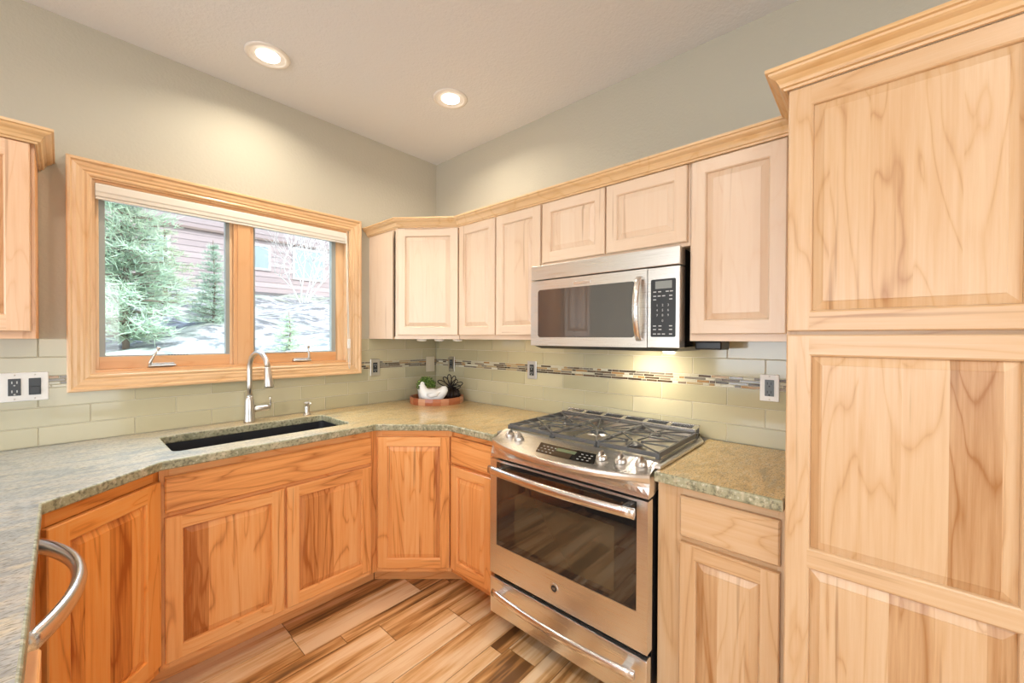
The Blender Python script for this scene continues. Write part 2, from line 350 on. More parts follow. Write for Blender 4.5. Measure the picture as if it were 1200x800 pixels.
# ------------------------------------------------------------------ room shell
XR, YL, XB, YB = 1.972, 2.57, -4.0, -4.0
WX0, WX1, WZ0, WZ1 = 0.088, 1.254, 1.207, 2.064           # kitchen window rough opening
mb = MB()
for a in ((XB-0.15, WX0, 0, CEIL), (WX1, XR+0.15, 0, CEIL), (WX0, WX1, 0, WZ0), (WX0, WX1, WZ1, CEIL)): mb.box(a[0], a[1], YL, YL+0.16, a[2], a[3])
tag(mb.build('wall_left', WALL), kind='structure')
mb = MB().box(XR, XR+0.15, YB, YL-0.0005, 0, CEIL); tag(mb.build('wall_right', WALL), kind='structure')
wy0, wy1, wz0, wz1 = -1.1, 2.15, 0.7, 2.2
mb = MB()
for a in ((YB, wy0, 0, CEIL), (wy1, YL-0.0005, 0, CEIL), (wy0, wy1, 0, wz0), (wy0, wy1, wz1, CEIL)): mb.box(XB-0.15, XB, a[0], a[1], a[2], a[3])
tag(mb.build('wall_west', WALL), kind='structure')
sx0, sx1, sz0, sz1 = -2.5, 0.7, 0.15, 2.3
mb = MB()
for a in ((XB-0.15, sx0, 0, CEIL), (sx1, XR+0.15, 0, CEIL), (sx0, sx1, 0, sz0), (sx0, sx1, sz1, CEIL)): mb.box(a[0], a[1], YB-0.15, YB-0.0005, a[2], a[3])
tag(mb.build('wall_back', WALL), kind='structure')
# far window frames
mb = MB()
for y in (wy0+0.03, wy0+0.95, wy0+1.85, wy1-0.03): mb.box(XB-0.1, XB+0.1, y-0.035, y+0.035, wz0, wz1)
for z in (wz0+0.03, wz1-0.03): mb.box(XB-0.1, XB+0.1, wy0, wy1, z-0.03, z+0.03)
tag(mb.build('window_2', PINE_V), kind='structure')
mb = MB()
for x in (sx0+0.03, (sx0+sx1)/2, sx1-0.03): mb.box(x-0.04, x+0.04, YB-0.1, YB+0.1, sz0, sz1)
for z in (sz0+0.03, sz1-0.03): mb.box(sx0, sx1, YB-0.1, YB+0.1, z-0.03, z+0.03)
tag(mb.build('window_3', PINE_V), kind='structure')
# ceiling with round holes left for the two cans is modelled as a slab; cans sit against its underside
mb = MB().box(XB-0.15, XR+0.15, YB-0.15, YL+0.16, CEIL+0.0005, CEIL+0.12)
ceil_o = tag(mb.build('ceiling', CEILM), kind='structure')

# floor planks
mb = MB().box(XB-0.15, XR+0.15, YB-0.15, YL+0.16, -0.06, -0.0025, 1)
ys = [2.57, 2.415, 2.27, 2.12, 1.967, 1.812, 1.745, 1.595, 1.508, 1.412]
wseq = [0.155, 0.07, 0.15, 0.09, 0.15]
k = 0
while ys[-1] > YB: ys.append(ys[-1]-wseq[k % 5]); k += 1
anch = {4: 0.694, 5: 0.849, 6: 1.003, 7: 0.70, 8: 1.30, 3: 1.298}
for i in range(len(ys)-1):
    y1, y0 = ys[i], ys[i+1]; L_ = 0.60; x = anch.get(i, random.uniform(0, 0.6)) - 0.60*9 + 0
    while x < XR:
        x2 = x + random.choice((0.45, 0.6, 0.6, 0.75)) if i not in anch else x+0.6
        a, b_ = max(x, XB)+0.0015, min(x2, XR)-0.0015
        if b_ > a: mb.box(a, b_, y0+0.0015, y1-0.0015, -0.004, 0, 0, random.random())
        x = x2
tag(mb.build('floor', [FLOORM, FGROUT]), kind='structure')

# ------------------------------------------------------------------ backsplash
MOS0, MOS1 = 1.155, 1.204
def backsplash(name, u0, u1, regions, place, phases, wall_dir):
    mb = MB()
    def clipadd(a, b_, z0, z1, mat, tone, g=0.0012):
        for (ru0, ru1, rz0, rz1) in regions:
            x0, x1, y0, y1 = max(a, ru0), min(b_, ru1), max(z0, rz0), min(z1, rz1)
            if x1-x0 < 0.004 or y1-y0 < 0.004: continue
            t = 0.0045; tl = [random.uniform(-0.00012, 0.00012) for _ in range(4)]; e = 0.0014
            o_ = [place(x0+g, 0.001, y0+g), place(x1-g, 0.001, y0+g), place(x1-g, 0.001, y1-g), place(x0+g, 0.001, y1-g)]
            i_ = [place(x0+g+e, t+tl[0], y0+g+e), place(x1-g-e, t+tl[1], y0+g+e), place(x1-g-e, t+tl[2], y1-g-e), place(x0+g+e, t+tl[3], y1-g-e)]
            mb.add(o_+i_, [(4,5,6,7),(0,1,5,4),(1,2,6,5),(2,3,7,6),(3,0,4,7)], mat, tone)
    rows = [(0.9145, 0.994, 0), (0.994, 1.0745, 1), (1.0745, MOS0, 0), (MOS1, 1.283, 1), (1.283, 1.361, 0)]
    for z0, z1, par in rows:
        x = phases[par] - 0.2925*40
        while x < u1:
            if x+0.2925 > u0: clipadd(max(x, u0), min(x+0.2925, u1), z0, z1, 0, random.random())
            x += 0.2925
    h = (MOS1-MOS0)/4
    for r in range(4):
        x = u0 - random.uniform(0, 0.05)
        while x < u1:
            L_ = random.choice((0.025, 0.04, 0.055, 0.075, 0.095))
            clipadd(max(x, u0), min(x+L_, u1), MOS0+h*r, MOS0+h*(r+1), 1, random.choice((0.02, 0.12, 0.2, 0.3, 0.33, 0.38, 0.5, 0.55, 0.62, 0.8, 0.85, 0.97)), 0.0007)
            x += L_
    for (a, b_, z0, z1) in regions: mb.quad(place(a, 0.0018, z0), place(b_, 0.0018, z0), place(b_, 0.0018, z1), place(a, 0.0018, z1), 2)
    return mb.build(name, [TILE, MOSAIC, GROUT])
o = backsplash('backsplash', -1.2, 1.970, [(-1.2, 1.970, 0.9145, 1.155), (-1.2, 0.05, 1.155, 1.361), (1.30, 1.970, 1.155, 1.361)], lambda u, d, z: (u, YL-d, z), (-0.065, 0.084), 0)
tag(o, 'olive glass subway tile backsplash under the window with mosaic strip', 'backsplash')
o = backsplash('backsplash', 0.183, 2.563, [(0.183, 2.563, 0.9145, 1.361)], lambda u, d, z: (XR-d, u, z), (0.479, 0.333), 1)
tag(o, 'olive glass subway tile backsplash behind the range with mosaic strip', 'backsplash')

# ------------------------------------------------------------------ window
win = empty('window_1', (0,0,0), kind='structure')
# casing: travel anticlockwise seen from the room; offset to the outside
mb = MB()
OX0, OX1, OZ0, OZ1 = 0.014, 1.336, 1.130, 2.142
path = [(OX0, OZ0), (OX0, OZ1), (OX1, OZ1), (OX1, OZ0)]     # clockwise: right-hand side is the inside
prof = [(0,0.0),(0,0.026),(0.004,0.029),(0.012,0.029),(0.015,0.025),(0.018,0.021),(0.030,0.022),(0.040,0.018),(0.048,0.018),(0.055,0.014),(0.062,0.017),(0.068,0.016),(0.072,0.010),(0.078,0.010),(0.078,0.0)]
sweep(mb, path, prof, mat=(0,1), tone=0.4, closed=True, plane='xz', y0=YL-0.0006)
mb.build('casing', [PINE_H, PINE_V], win)
mb = MB()
ja, jb = YL-0.0005, YL+0.14
mb.box(WX0, WX0+0.012, ja, jb, WZ0, WZ1, 1, 0.2); mb.box(WX1-0.012, WX1, ja, jb, WZ0, WZ1, 1, 0.6)
mb.box(WX0+0.012, WX1-0.012, ja, jb, WZ0, WZ0+0.014, 0, 0.3); mb.box(WX0+0.012, WX1-0.012, ja, jb, WZ1-0.012, WZ1, 0, 0.7)
mb.build('jamb', [SASH, PINE_V], win)
mb = MB().box(0.6235, 0.717, YL+0.012, jb, WZ0+0.014, WZ1-0.012, 0, 0.5).box(0.640, 0.700, YL+0.004, YL+0.012, WZ0+0.014, WZ1-0.012, 0, 0.5)
mb.build('mullion', [wood('mullion_pine', 'z', (0.72,0.42,0.21), (0.66,0.34,0.15), (0.46,0.2,0.07), contrast=0.6)], win, bevel=0.0015)
def sash(x0, x1, wl, wr, gl, gr):
    y0, y1 = YL+0.035, YL+0.075; z0, z1 = WZ0+0.014, WZ1-0.014; zb, zt = 1.277, 2.005
    mb = MB(); mb.box(x0, x0+wl, y0, y1, z0, z1, 1, 0.3); mb.box(x1-wr, x1, y0, y1, z0, z1, 1, 0.7)
    mb.box(x0+wl, x1-wr, y0, y1, z0, zb, 0, 0.45); mb.box(x0+wl, x1-wr, y0, y1, zt, z1, 0, 0.2)
    so = mb.build('sash', [SASH, PINE_V], win, bevel=0.0012)
    mb = MB(); a, b_ = x0+wl, x1-wr; g0, g1 = y0+0.006, y1-0.004
    mb.box(a, a+gl, g0, g1, zb, zt); mb.box(b_-gr, b_, g0, g1, zb, zt); mb.box(a+gl, b_-gr, g0, g1, zb, zb+0.006); mb.box(a+gl, b_-gr, g0, g1, zt-0.012, zt)
    for i in range(7): mb.box((a+b_)/2+i*0.012-0.01, (a+b_)/2+i*0.012-0.002, g0-0.0006, g0, zb+0.0015, zb+0.0045, 1)
    mb.build('glazing_bead', [GREYVINYL, BLACKPL], so)
    MB().box(a+gl-0.004, b_-gr+0.004, y0+0.018, y0+0.022, zb+0.003, zt-0.003).build('pane', GLASS, so)
sash(0.1005, 0.6230, 0.013, 0.013, 0.020, 0.017)
sash(0.7175, 1.2415, 0.004, 0.050, 0.011, 0.026)
def crank(x, flip, lean):
    mb = MB(); y = YL+0.030; z = WZ0+0.018
    mb.box(x-0.05, x+0.055, y-0.028, y+0.002, z, z+0.010); mb.box(x-0.045, x+0.05, y-0.018, y+0.002, z+0.010, z+0.018)
    b_ = mb.build('crank_housing', CHROME, win, bevel=0.004)
    s0 = x + flip*0.042
    mb = MB().tube([(s0, y-0.016, z+0.010), (s0, y-0.020, z+0.022), (s0+lean*0.3, y-0.022, z+0.045), (s0+lean, y-0.022, z+0.085)], [0.008, 0.007, 0.0055, 0.006], 10)
    mb.lathe([(0.0,-0.008),(0.008,-0.006),(0.009,0.0),(0.008,0.006),(0.0,0.008)], (s0+lean, y-0.022, z+0.088), 12, caps=False)
    mb.build('crank_handle', CHROME, b_)
crank(0.325, -1, 0.030); crank(0.972, 1, -0.006)

sh = empty('roller_shade', (0.67, YL+0.0, 2.02), label='rolled up beige roller shade across the top of the window', cat='window shade')
mb = MB(); x0, x1 = 0.1015, 1.2395
pr_ = [(0.012,0.028),(-0.010,0.028),(-0.012,0.020),(-0.013,-0.006),(-0.010,-0.012),(-0.009,-0.026),(-0.004,-0.030),(0.012,-0.030)]
mb.grid([[(x-0.67, yy, zz) for yy, zz in pr_] for x in (x0, x1)], smooth=False, close_u=True, caps=True)
mb.build('cassette', SHADEM, sh)
mb = MB().box(x0-0.67, x1-0.67, -0.006, 0.006, -0.040, -0.0305); mb.build('hem_bar', SHADEM, sh, bevel=0.002)
mb = MB(); cx = 1.2335-0.67
mb.tube([(cx, -0.016, 0.01), (cx+0.001, -0.026, -0.3), (cx+0.004, -0.034, -0.62), (cx+0.010, -0.036, -0.84), (cx+0.014, -0.036, -0.855), (cx+0.018, -0.036, -0.83), (cx+0.012, -0.034, -0.6), (cx+0.008, -0.026, -0.3), (cx+0.006, -0.016, 0.01)], 0.0016, 6)
mb.box(cx+0.003, cx+0.017, -0.042, -0.030, -0.72, -0.66)
mb.build('bead_chain', WHITEPL, sh)

# ------------------------------------------------------------------ cabinets
def rect_ring(mb, a, b_, mats, tone):
    (x0,x1,z0,z1,y), (X0,X1,Z0,Z1,Y) = a, b_
    A = [(x0,y,z0),(x1,y,z0),(x1,y,z1),(x0,y,z1)]; B = [(X0,Y,Z0),(X1,Y,Z0),(X1,Y,Z1),(X0,Y,Z1)]
    for i in range(4):
        j = (i+1) % 4; mb.add([A[i],A[j],B[j],B[i]], [(0,1,2,3)], mats[i % 2], tone)
def ins(x0,x1,z0,z1,d,y): return (x0+d, x1-d, z0+d, z1-d, y)
def door(parent, x0, x1, z0, z1, wd, stile=0.050, rail=None, yf=-0.020, midrail=None):
    """raised-panel door in the cabinet's frame, front at y=yf, facing -y"""
    rail = rail or stile; T = [random.random() for _ in range(6)]
    yb = -0.0008; mb = MB(); e = 0.003
    o_ = (x0,x1,z0,z1)
    rect_ring(mb, ins(*o_,0,yb), ins(*o_,0,yf+e), (1,0), T[0])
    rect_ring(mb, ins(*o_,0,yf+e), ins(*o_,e,yf), (1,0), T[0])
    mb.quad((x0,yb,z0),(x1,yb,z0),(x1,yb,z1),(x0,yb,z1), 0, T[0])
    xa, xb, za, zb = x0+stile, x1-stile, z0+rail, z1-rail
    mb.quad((x0+e,yf,z0+e),(xa,yf,z0+e),(xa,yf,z1-e),(x0+e,yf,z1-e), 0, T[0])
    mb.quad((xb,yf,z0+e),(x1-e,yf,z0+e),(x1-e,yf,z1-e),(xb,yf,z1-e), 0, T[1])
    mb.quad((xa,yf,z0+e),(xb,yf,z0+e),(xb,yf,za),(xa,yf,za), 1, T[2])
    mb.quad((xa,yf,zb),(xb,yf,zb),(xb,yf,z1-e),(xa,yf,z1-e), 1, T[3])
    fields = [(xa,xb,za,zb)]
    if midrail:
        m0, m1 = midrail; mb.quad((xa,yf,m0),(xb,yf,m0),(xb,yf,m1),(xa,yf,m1), 1, T[4]); fields = [(xa,xb,za,m0),(xa,xb,m1,zb)]
    for f in fields:
        rect_ring(mb, ins(*f,0,yf), ins(*f,0.004,yf+0.003), (1,0), T[0])
        rect_ring(mb, ins(*f,0.004,yf+0.003), ins(*f,0.006,yf+0.010), (1,0), T[0])
    d = mb.build('door', [wd['v'], wd['h']], parent)
    for f in fields:
        mb = MB(); t = random.random()
        seq = [(0.0062,yf+0.0100),(0.0095,yf+0.0090),(0.028,yf+0.0025),(0.0285,yf+0.0012)]
        mb.quad(*[(p[0],yf+0.0125,p[1]) for p in ((f[0]+.006,f[2]+.006),(f[1]-.006,f[2]+.006),(f[1]-.006,f[3]-.006),(f[0]+.006,f[3]-.006))], 0, t)
        rect_ring(mb, ins(*f,0.0062,yf+0.0125), ins(*f,*seq[0]), (0,0), t)
        for a, b_ in zip(seq, seq[1:]): rect_ring(mb, ins(*f,*a), ins(*f,*b_), (0,0), t)
        g = ins(*f,*seq[-1]); mb.quad((g[0],g[4],g[2]),(g[1],g[4],g[2]),(g[1],g[4],g[3]),(g[0],g[4],g[3]), 0, t)
        mb.build('raised_panel', wd['p'], d)
    return d
def slab(parent, x0, x1, z0, z1, wd, name='drawer_front', yf=-0.020):
    mb = MB(); o_ = (x0,x1,z0,z1); t = random.random(); e = 0.005
    mb.quad((x0,-.0008,z0),(x1,-.0008,z0),(x1,-.0008,z1),(x0,-.0008,z1), 0, t)
    rect_ring(mb, ins(*o_,0,-.0008), ins(*o_,0,yf+0.006), (0,0), t); rect_ring(mb, ins(*o_,0,yf+0.006), ins(*o_,e,yf), (0,0), t)
    mb.quad((x0+e,yf,z0+e),(x1-e,yf,z0+e),(x1-e,yf,z1-e),(x0+e,yf,z1-e), 0, t)
    return mb.build(name, [wd['h']], parent)
def carcass(parent, poly, z0, z1, wd, ff=None, bottom=True, back=True, top=False):
    """poly: footprint in the local frame, anticlockwise, first edge = front (left to right)"""
    mb = MB(); n = len(poly); P = [Vector(p) for p in poly]; th = 0.016; g = 0.0006
    cen = sum(P, Vector((0,0)))/n
    inner = []
    for i in range(n):
        d1 = (P[i]-P[i-1]).normalized(); d2 = (P[(i+1)%n]-P[i]).normalized()
        n1 = Vector((-d1.y,d1.x)); n2 = Vector((-d2.y,d2.x)); m = (n1+n2).normalized(); k = 1/max(0.3, m.dot(n1))
        inner.append((P[i]+m*k*g, P[i]+m*k*(th+g)))
    for i in range(1, n):
        j = (i+1) % n; a, b_, c, d = inner[i][0], inner[j][0], inner[j][1], inner[i][1]
        mb.prism([(q.x,q.y) for q in (a,b_,c,d)], z0, z1, 0, 0.1*i)
    pin = [(q[1].x,q[1].y) for q in inner]
    if bottom: mb.prism(pin, z0, z0+0.016, 0, 0.9)
    if top: mb.prism(pin, z1-0.016, z1, 0, 0.9)
    return mb.build('carcass', [wd['v']], parent)
def faceframe(parent, x0, x1, z0, z1, wd, stiles=(0.03,0.03), rails=(0.03,0.03), mids=(), mrails=()):
    mb = MB(); y0, y1 = 0.0, 0.019; g = 0.0003; x0 += g; x1 -= g
    mb.box(x0, x0+stiles[0], y0, y1, z0, z1, 0, random.random()); mb.box(x1-stiles[1], x1, y0, y1, z0, z1, 0, random.random())
    mb.box(x0+stiles[0], x1-stiles[1], y0, y1, z0, z0+rails[0], 1, random.random()); mb.box(x0+stiles[0], x1-stiles[1], y0, y1, z1-rails[1], z1, 1, random.random())
    for a, b_ in mids: mb.box(a, b_, y0+0.0006, y1-0.001, z0+rails[0], z1-rails[1], 0, random.random())
    for a, b_ in mrails: mb.box(x0+stiles[0], x1-stiles[1], y0, y1, a, b_, 1, random.random())
    return mb.build('face_frame', [wd['v'], wd['h']], parent)
BT = 0.8785; KZ = 0.108; KR = 0.11
def kick(parent, x0, x1, wd, y=KR): MB().box(x0, x1, y, y+0.014, 0.001, KZ-0.001).build('toe_kick', [wd['h']], parent)
GP = 0.0006

# sink base: front along +x at y=1.985
cab = empty('sink_base_cabinet', (0.240,1.985,0), 0, 'wide hickory sink base cabinet with two doors below the window', 'cabinet')
wd = W['hickory_lit_warm']; wdt = 1.127-0.240
carcass(cab, [(0,0.020),(wdt,0.020),(wdt,0.575),(0,0.575)], KZ, BT, wd)
faceframe(cab, 0, wdt, KZ, BT, wd, (0.03,0.04), (0.04,0.045), ((0.415,0.455),), ((0.68,0.72),))
slab(cab, 0.015, 0.850, 0.705, 0.843, wd, 'false_drawer_front'); door(cab, 0.015, 0.4265, 0.138, 0.689, wd, 0.050); door(cab, 0.4375, 0.848, 0.138, 0.689, wd, 0.050)
kick(cab, -0.042, wdt+0.047, wd)

# corner base, diagonal
P1, P2 = Vector((1.1274,1.985)), Vector((1.4005,1.6840))
def local_frame(P, Q):
    d = Q-P; return math.atan2(d.y, d.x), d.length
def to_local(P, a, q):
    v = Vector(q)-P; return (v.x*math.cos(a)+v.y*math.sin(a), -v.x*math.sin(a)+v.y*math.cos(a))
a, wl = local_frame(P1, P2); wd = W['hickory_lit_warm']
cab = empty('corner_base_cabinet', (P1.x,P1.y,0), a, 'diagonal corner base cabinet with one tall raised-panel door', 'cabinet')
dn = Vector((-math.sin(a), math.cos(a)))*0.020
f1, f2 = P1+dn, P2+dn
poly = [f1+(f2-f1).normalized()*0.012, f2-(f2-f1).normalized()*0.012, (1.968,1.690), (1.968,2.562), (1.1295,2.562)]
carcass(cab, [to_local(P1, a, q) for q in poly], KZ, BT, wd)
faceframe(cab, 0.0, wl, KZ, BT, wd, (0.03,0.03), (0.035,0.04))
door(cab, 0.012, wl-0.010, 0.136, 0.840, wd, 0.048)
kick(cab, -0.047, wl+0.041, wd)

def right_frame(y): return (1.40, y, 0), -PI/2
# drawer base left of range: local x = 1.6835 - y
loc, rz = right_frame(1.6835)
cab = empty('drawer_base_cabinet', loc, rz, 'narrow base cabinet with drawer left of the range', 'cabinet'); wd = W['hickory_lit_warm']; wl = 1.6835-1.3275
carcass(cab, [(0.02,0.020),(wl,0.020),(wl,0.568),(0.02,0.568)], KZ, BT, wd); faceframe(cab, 0.0, wl, KZ, BT, wd, (0.02,0.036), (0.03,0.035), (), ((0.685,0.71),))
slab(cab, 0.012, 0.318, 0.706, 0.842, wd); door(cab, 0.012, 0.318, 0.138, 0.689, wd, 0.048); kick(cab, -0.041, wl-0.001, wd)
# drawer base right of range
loc, rz = right_frame(0.558)
cab = empty('drawer_base_cabinet', loc, rz, 'base cabinet with one drawer between the range and the tall pantry', 'cabinet'); wd = W['hickory_pale']; wl = 0.558-0.182
carcass(cab, [(0,0.020),(wl,0.020),(wl,0.568),(0,0.568)], KZ, BT, wd); faceframe(cab, 0, wl, KZ, BT, wd, (0.085,0.02), (0.03,0.035), (), ((0.685,0.71),))
slab(cab, 0.080, 0.364, 0.709, 0.843, wd); door(cab, 0.080, 0.364, 0.138, 0.690, wd, 0.048); kick(cab, 0.001, wl-0.001, wd)
# left diagonal base
Q2 = Vector((0.2385,1.985)); ang = math.radians(43.5); Q1 = Q2-Vector((math.cos(ang),math.sin(ang)))*0.405
wd = W['hickory_lit_red']
cab = empty('angled_base_cabinet', (Q1.x,Q1.y,0), ang, 'angled base cabinet with red light cast painted in, one tall door beside the dishwasher', 'cabinet'); wl = 0.405
poly = [(0.004,0.020),(wl-0.012,0.020)] + [to_local(Q1, ang, q) for q in ((0.2375,2.562),(-0.62,2.562),(-0.62,1.712))]
carcass(cab, poly, KZ, BT, wd); faceframe(cab, 0, wl, KZ, BT, wd, (0.03,0.022), (0.035,0.045)); door(cab, 0.018, wl-0.010, 0.144, 0.832, wd, 0.058); kick(cab, 0.03, wl+0.042, wd)

# pantry
loc = (1.355, 0.180, 0)
pan = empty('pantry_cabinet', loc, -PI/2, 'tall pale hickory pantry cabinet at the right edge of the kitchen', 'cabinet'); wd = W['hickory_pale']; wl = 0.480
carcass(pan, [(0,0.020),(wl,0.020),(wl,0.615),(0,0.615)], KZ, 2.06, wd, top=True)
faceframe(pan, 0, wl, KZ, 2.06, wd, (0.03,0.03), (0.03,0.03), (), ((1.36,1.41),))
door(pan, 0.003, 0.470, 1.3915, 2.050, wd, 0.050, 0.050); door(pan, 0.003, 0.470, 0.138, 1.3815, wd, 0.050, 0.052, midrail=(0.757,0.803)); kick(pan, 0.001, wl, wd)
CP = [(0,2.050),(0.006,2.050),(0.008,2.056),(0.014,2.058),(0.017,2.066),(0.024,2.078),(0.034,2.084),(0.038,2.088),(0.040,2.093),(0.046,2.095),(0.046,2.104),(0,2.104)]
# travelling right-to-left along the front puts the outside on the right-hand side only when mirrored, so offsets are negated
mb = MB(); sweep(mb, [(-0.0008, 0.220), (-0.0008, -0.0212), (wl, -0.0212)], [(o, h) for o, h in CP], 0, 0.3)
mb.build('crown_moulding', [CROWN], pan)

# uppers on the right wall: local x = Y0 - y
def up_r(y0, y1, z0, label, wd, doors, stiles, mids=(), name='wall_cabinet'):
    c = empty(name, (1.647, y0, z0), -PI/2, label, 'cabinet'); wl = y0-y1
    z1 = 2.06-z0
    carcass(c, [(0,0.020),(wl,0.020),(wl,0.3225),(0,0.3225)], 0, z1, wd, top=True)
    faceframe(c, 0, wl, 0, z1, wd, stiles, (0.032,0.03), mids)
    for (ya, yb, za, zb) in doors: door(c, y0-ya, y0-yb, za-z0, zb-z0, wd, 0.048)
    return c
wdR = W['hickory_rose']
up_r(1.909, 1.2625, 1.361, 'double door wall cabinet between the corner cabinet and microwave', wdR, [(1.896,1.590,1.386,2.049),(1.580,1.268,1.386,2.049)], (0.02,0.02), ((0.30,0.34),))
up_r(1.2615, 0.5365, 1.7355, 'short wall cabinet with two small doors above the microwave', wdR, [(1.254,0.902,1.750,2.049),(0.894,0.544,1.750,2.049)], (0.02,0.02), ((0.34,0.39),))
up_r(0.5355, 0.1815, 1.361, 'single door wall cabinet between microwave and pantry', wdR, [(0.526,0.218,1.388,2.049)], (0.02,0.045))
# corner upper
A_, B_ = Vector((1.400,2.236)), Vector((1.6465,1.911)); a, wl = local_frame(A_, B_)
cab = empty('corner_wall_cabinet', (A_.x,A_.y,1.361), a, 'diagonal corner wall cabinet nearest the window', 'cabinet')
dn = Vector((-math.sin(a), math.cos(a)))*0.020
poly = [A_+dn+Vector((0,0.013)), B_+dn+Vector((0.012,0)), (1.9695,1.9115), (1.9695,2.5645), (1.400,2.5645)]
poly[0] = Vector((1.4000, 2.2690)); poly[1] = Vector((1.672, 1.9115))
carcass(cab, [to_local(A_, a, q) for q in poly], 0, 0.699, wdR, top=True); faceframe(cab, 0.0, wl, 0, 0.699, wdR, (0.03,0.02), (0.032,0.03))
door(cab, 0.018, wl-0.006, 0.025, 0.688, wdR, 0.048)
# left upper
cab = empty('wall_cabinet', (-0.540,2.240,1.361), 0, 'wall cabinet left of the window, cut by the photo edge', 'cabinet'); wd = W['hickory_amber']; wl = 0.478
carcass(cab, [(0,0.020),(wl,0.020),(wl,0.328),(0,0.328)], 0, 0.699, W['hickory_lit_warm'], top=True); faceframe(cab, 0, wl, 0, 0.699, wd, (0.03,0.03), (0.03,0.03))
door(cab, 0.008, wl-0.010, 0.026, 0.688, wd, 0.055)
mb = MB(); CL = [(o, h-1.361) for o, h in CP]
sweep(mb, [(wl+0.001, 0.327), (wl+0.001, -0.0212), (0, -0.0212)][::1], [(-o, h) for o, h in CL], 0, 0.3); mb.build('crown_moulding', [CROWN], cab)
# crown along the right run
mb = MB(); e = 0.0212
d_ = (B_-A_).normalized(); nn = Vector((d_.y,-d_.x))      # right of travel = towards the room
pa = A_+nn*e; xw = 1.647-e
def isect_x(p, d, x): return p+d*((x-p.x)/d.x)
c1 = isect_x(pa, d_, 1.399); c2 = isect_x(pa, d_, xw)
sweep(mb, [(1.399,2.566),(c1.x,c1.y),(c2.x,c2.y),(xw,0.1826)], [(o, h) for o, h in CP], 0, 0.3)
tag(mb.build('crown_moulding', [CROWN]), 'long wooden crown moulding above the cabinets from the window to the pantry', 'moulding')

# ------------------------------------------------------------------ countertops
def rounded(x0, x1, y0, y1, r, seg=5):
    pts = []
    for cx, cy_, a0 in ((x1-r,y1-r,0),(x0+r,y1-r,90),(x0+r,y0+r,180),(x1-r,y0+r,270)):
        for k in range(seg+1):
            a_ = math.radians(a0+90*k/seg); pts.append((cx+r*math.cos(a_), cy_+r*math.sin(a_)))
    return pts
def slabtop(name, loops, z0, z1, mats):
    bm = bmesh.new(); edges = []
    for lp in loops:
        vs = [bm.verts.new((x,y,z1)) for x, y in lp]; edges += [bm.edges.new((vs[i], vs[(i+1)%len(vs)])) for i in range(len(vs))]
    bmesh.ops.triangle_fill(bm, edges=edges, use_beauty=True)
    bmesh.ops.recalc_face_normals(bm, faces=bm.faces)
    top = list(bm.faces)
    r = bmesh.ops.extrude_face_region(bm, geom=top); vs = [g for g in r['geom'] if isinstance(g, bmesh.types.BMVert)]
    bmesh.ops.translate(bm, verts=vs, vec=(0,0,z0-z1)); bmesh.ops.recalc_face_normals(bm, faces=bm.faces)
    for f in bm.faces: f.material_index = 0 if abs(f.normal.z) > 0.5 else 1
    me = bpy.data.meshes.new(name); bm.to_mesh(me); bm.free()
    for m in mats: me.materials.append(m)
    o = bpy.data.objects.new(name, me); C.objects.link(o)
    md = o.modifiers.new('bevel', 'BEVEL'); md.width = 0.006; md.segments = 3; md.limit_method = 'ANGLE'; md.angle_limit = math.radians(50); md.material = 1
    return o
SX0, SX1, SY0, SY1 = 0.294, 1.022, 2.064, 2.408
lp = [(-0.80,0.72),(-0.037,0.72),(-0.037,1.69),(0.243,1.932),(1.098,1.940),(1.352,1.660),(1.352,1.3285),(1.9705,1.3285),(1.9705,2.5685),(-0.80,2.5685)]
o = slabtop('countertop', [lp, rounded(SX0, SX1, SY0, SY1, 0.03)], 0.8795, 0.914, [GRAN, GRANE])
tag(o, 'long tan granite countertop, grey window sheen painted in at left, around the sink and corner', 'countertop')
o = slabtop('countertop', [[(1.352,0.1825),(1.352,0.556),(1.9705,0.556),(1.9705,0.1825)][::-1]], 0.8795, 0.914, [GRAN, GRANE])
tag(o, 'small square of granite countertop right of the range', 'countertop')

# ------------------------------------------------------------------ sink, faucet, dispenser
sk = empty('kitchen_sink', ((SX0+SX1)/2,(SY0+SY1)/2,0.68), label='black undermount sink basin below the window', cat='sink')
hx, hy = (SX1-SX0)/2, (SY1-SY0)/2; rows = []
for g, z in ((0.012,-0.01),(0.012,0.1985),(-0.001,0.1985),(-0.001,0.1),(-0.004,0.01),(-0.02,0.0)):
    rows.append([(x,y,z) for x, y in rounded(-hx-g, hx+g, -hy-g, hy+g, max(0.01, 0.03+g), 5)])
mb = MB(); mb.grid(rows, smooth=False, close_u=True, caps=True); mb.build('basin', SINKM, sk)
mb = MB(); mb.lathe([(0.0,0.0012),(0.052,0.0012),(0.056,0.003),(0.056,0.0005)], (0.0,0.05,0), 28, caps=False); mb.build('drain', CHROME, sk)

fc = empty('kitchen_faucet', (0.672,2.492,0.9142), label='brushed nickel gooseneck faucet behind the sink', cat='faucet')
mb = MB(); mb.lathe([(0.027,0),(0.027,0.006),(0.025,0.02),(0.024,0.06),(0.022,0.11),(0.018,0.13),(0.0145,0.14)], (0,0,0), 28); mb.build('base', CHROME, fc)
mb = MB(); pts = [(0,0,0.12),(0,0,0.20),(0,0,0.27)]; R_ = 0.085
ux, uy = 0.22, -0.975
for k in range(0, 13):
    t = PI*k/12*0.95; s_ = R_*(1-math.cos(t)); pts.append((ux*s_, uy*s_, 0.285+R_*1.05*math.sin(t)))
last = pts[-1]; mb.tube(pts, 0.0125, 16); mb.build('spout', CHROME, fc)
mb = MB(); e_ = Vector(last); dv = Vector((ux*0.12, uy*0.12, -1)).normalized()
mb.tube([e_+dv*0.0, e_+dv*0.004, e_+dv*0.05, e_+dv*0.098, e_+dv*0.104], [0.0135,0.0145,0.0175,0.0235,0.021], 20); mb.build('spray_head', CHROME, fc)
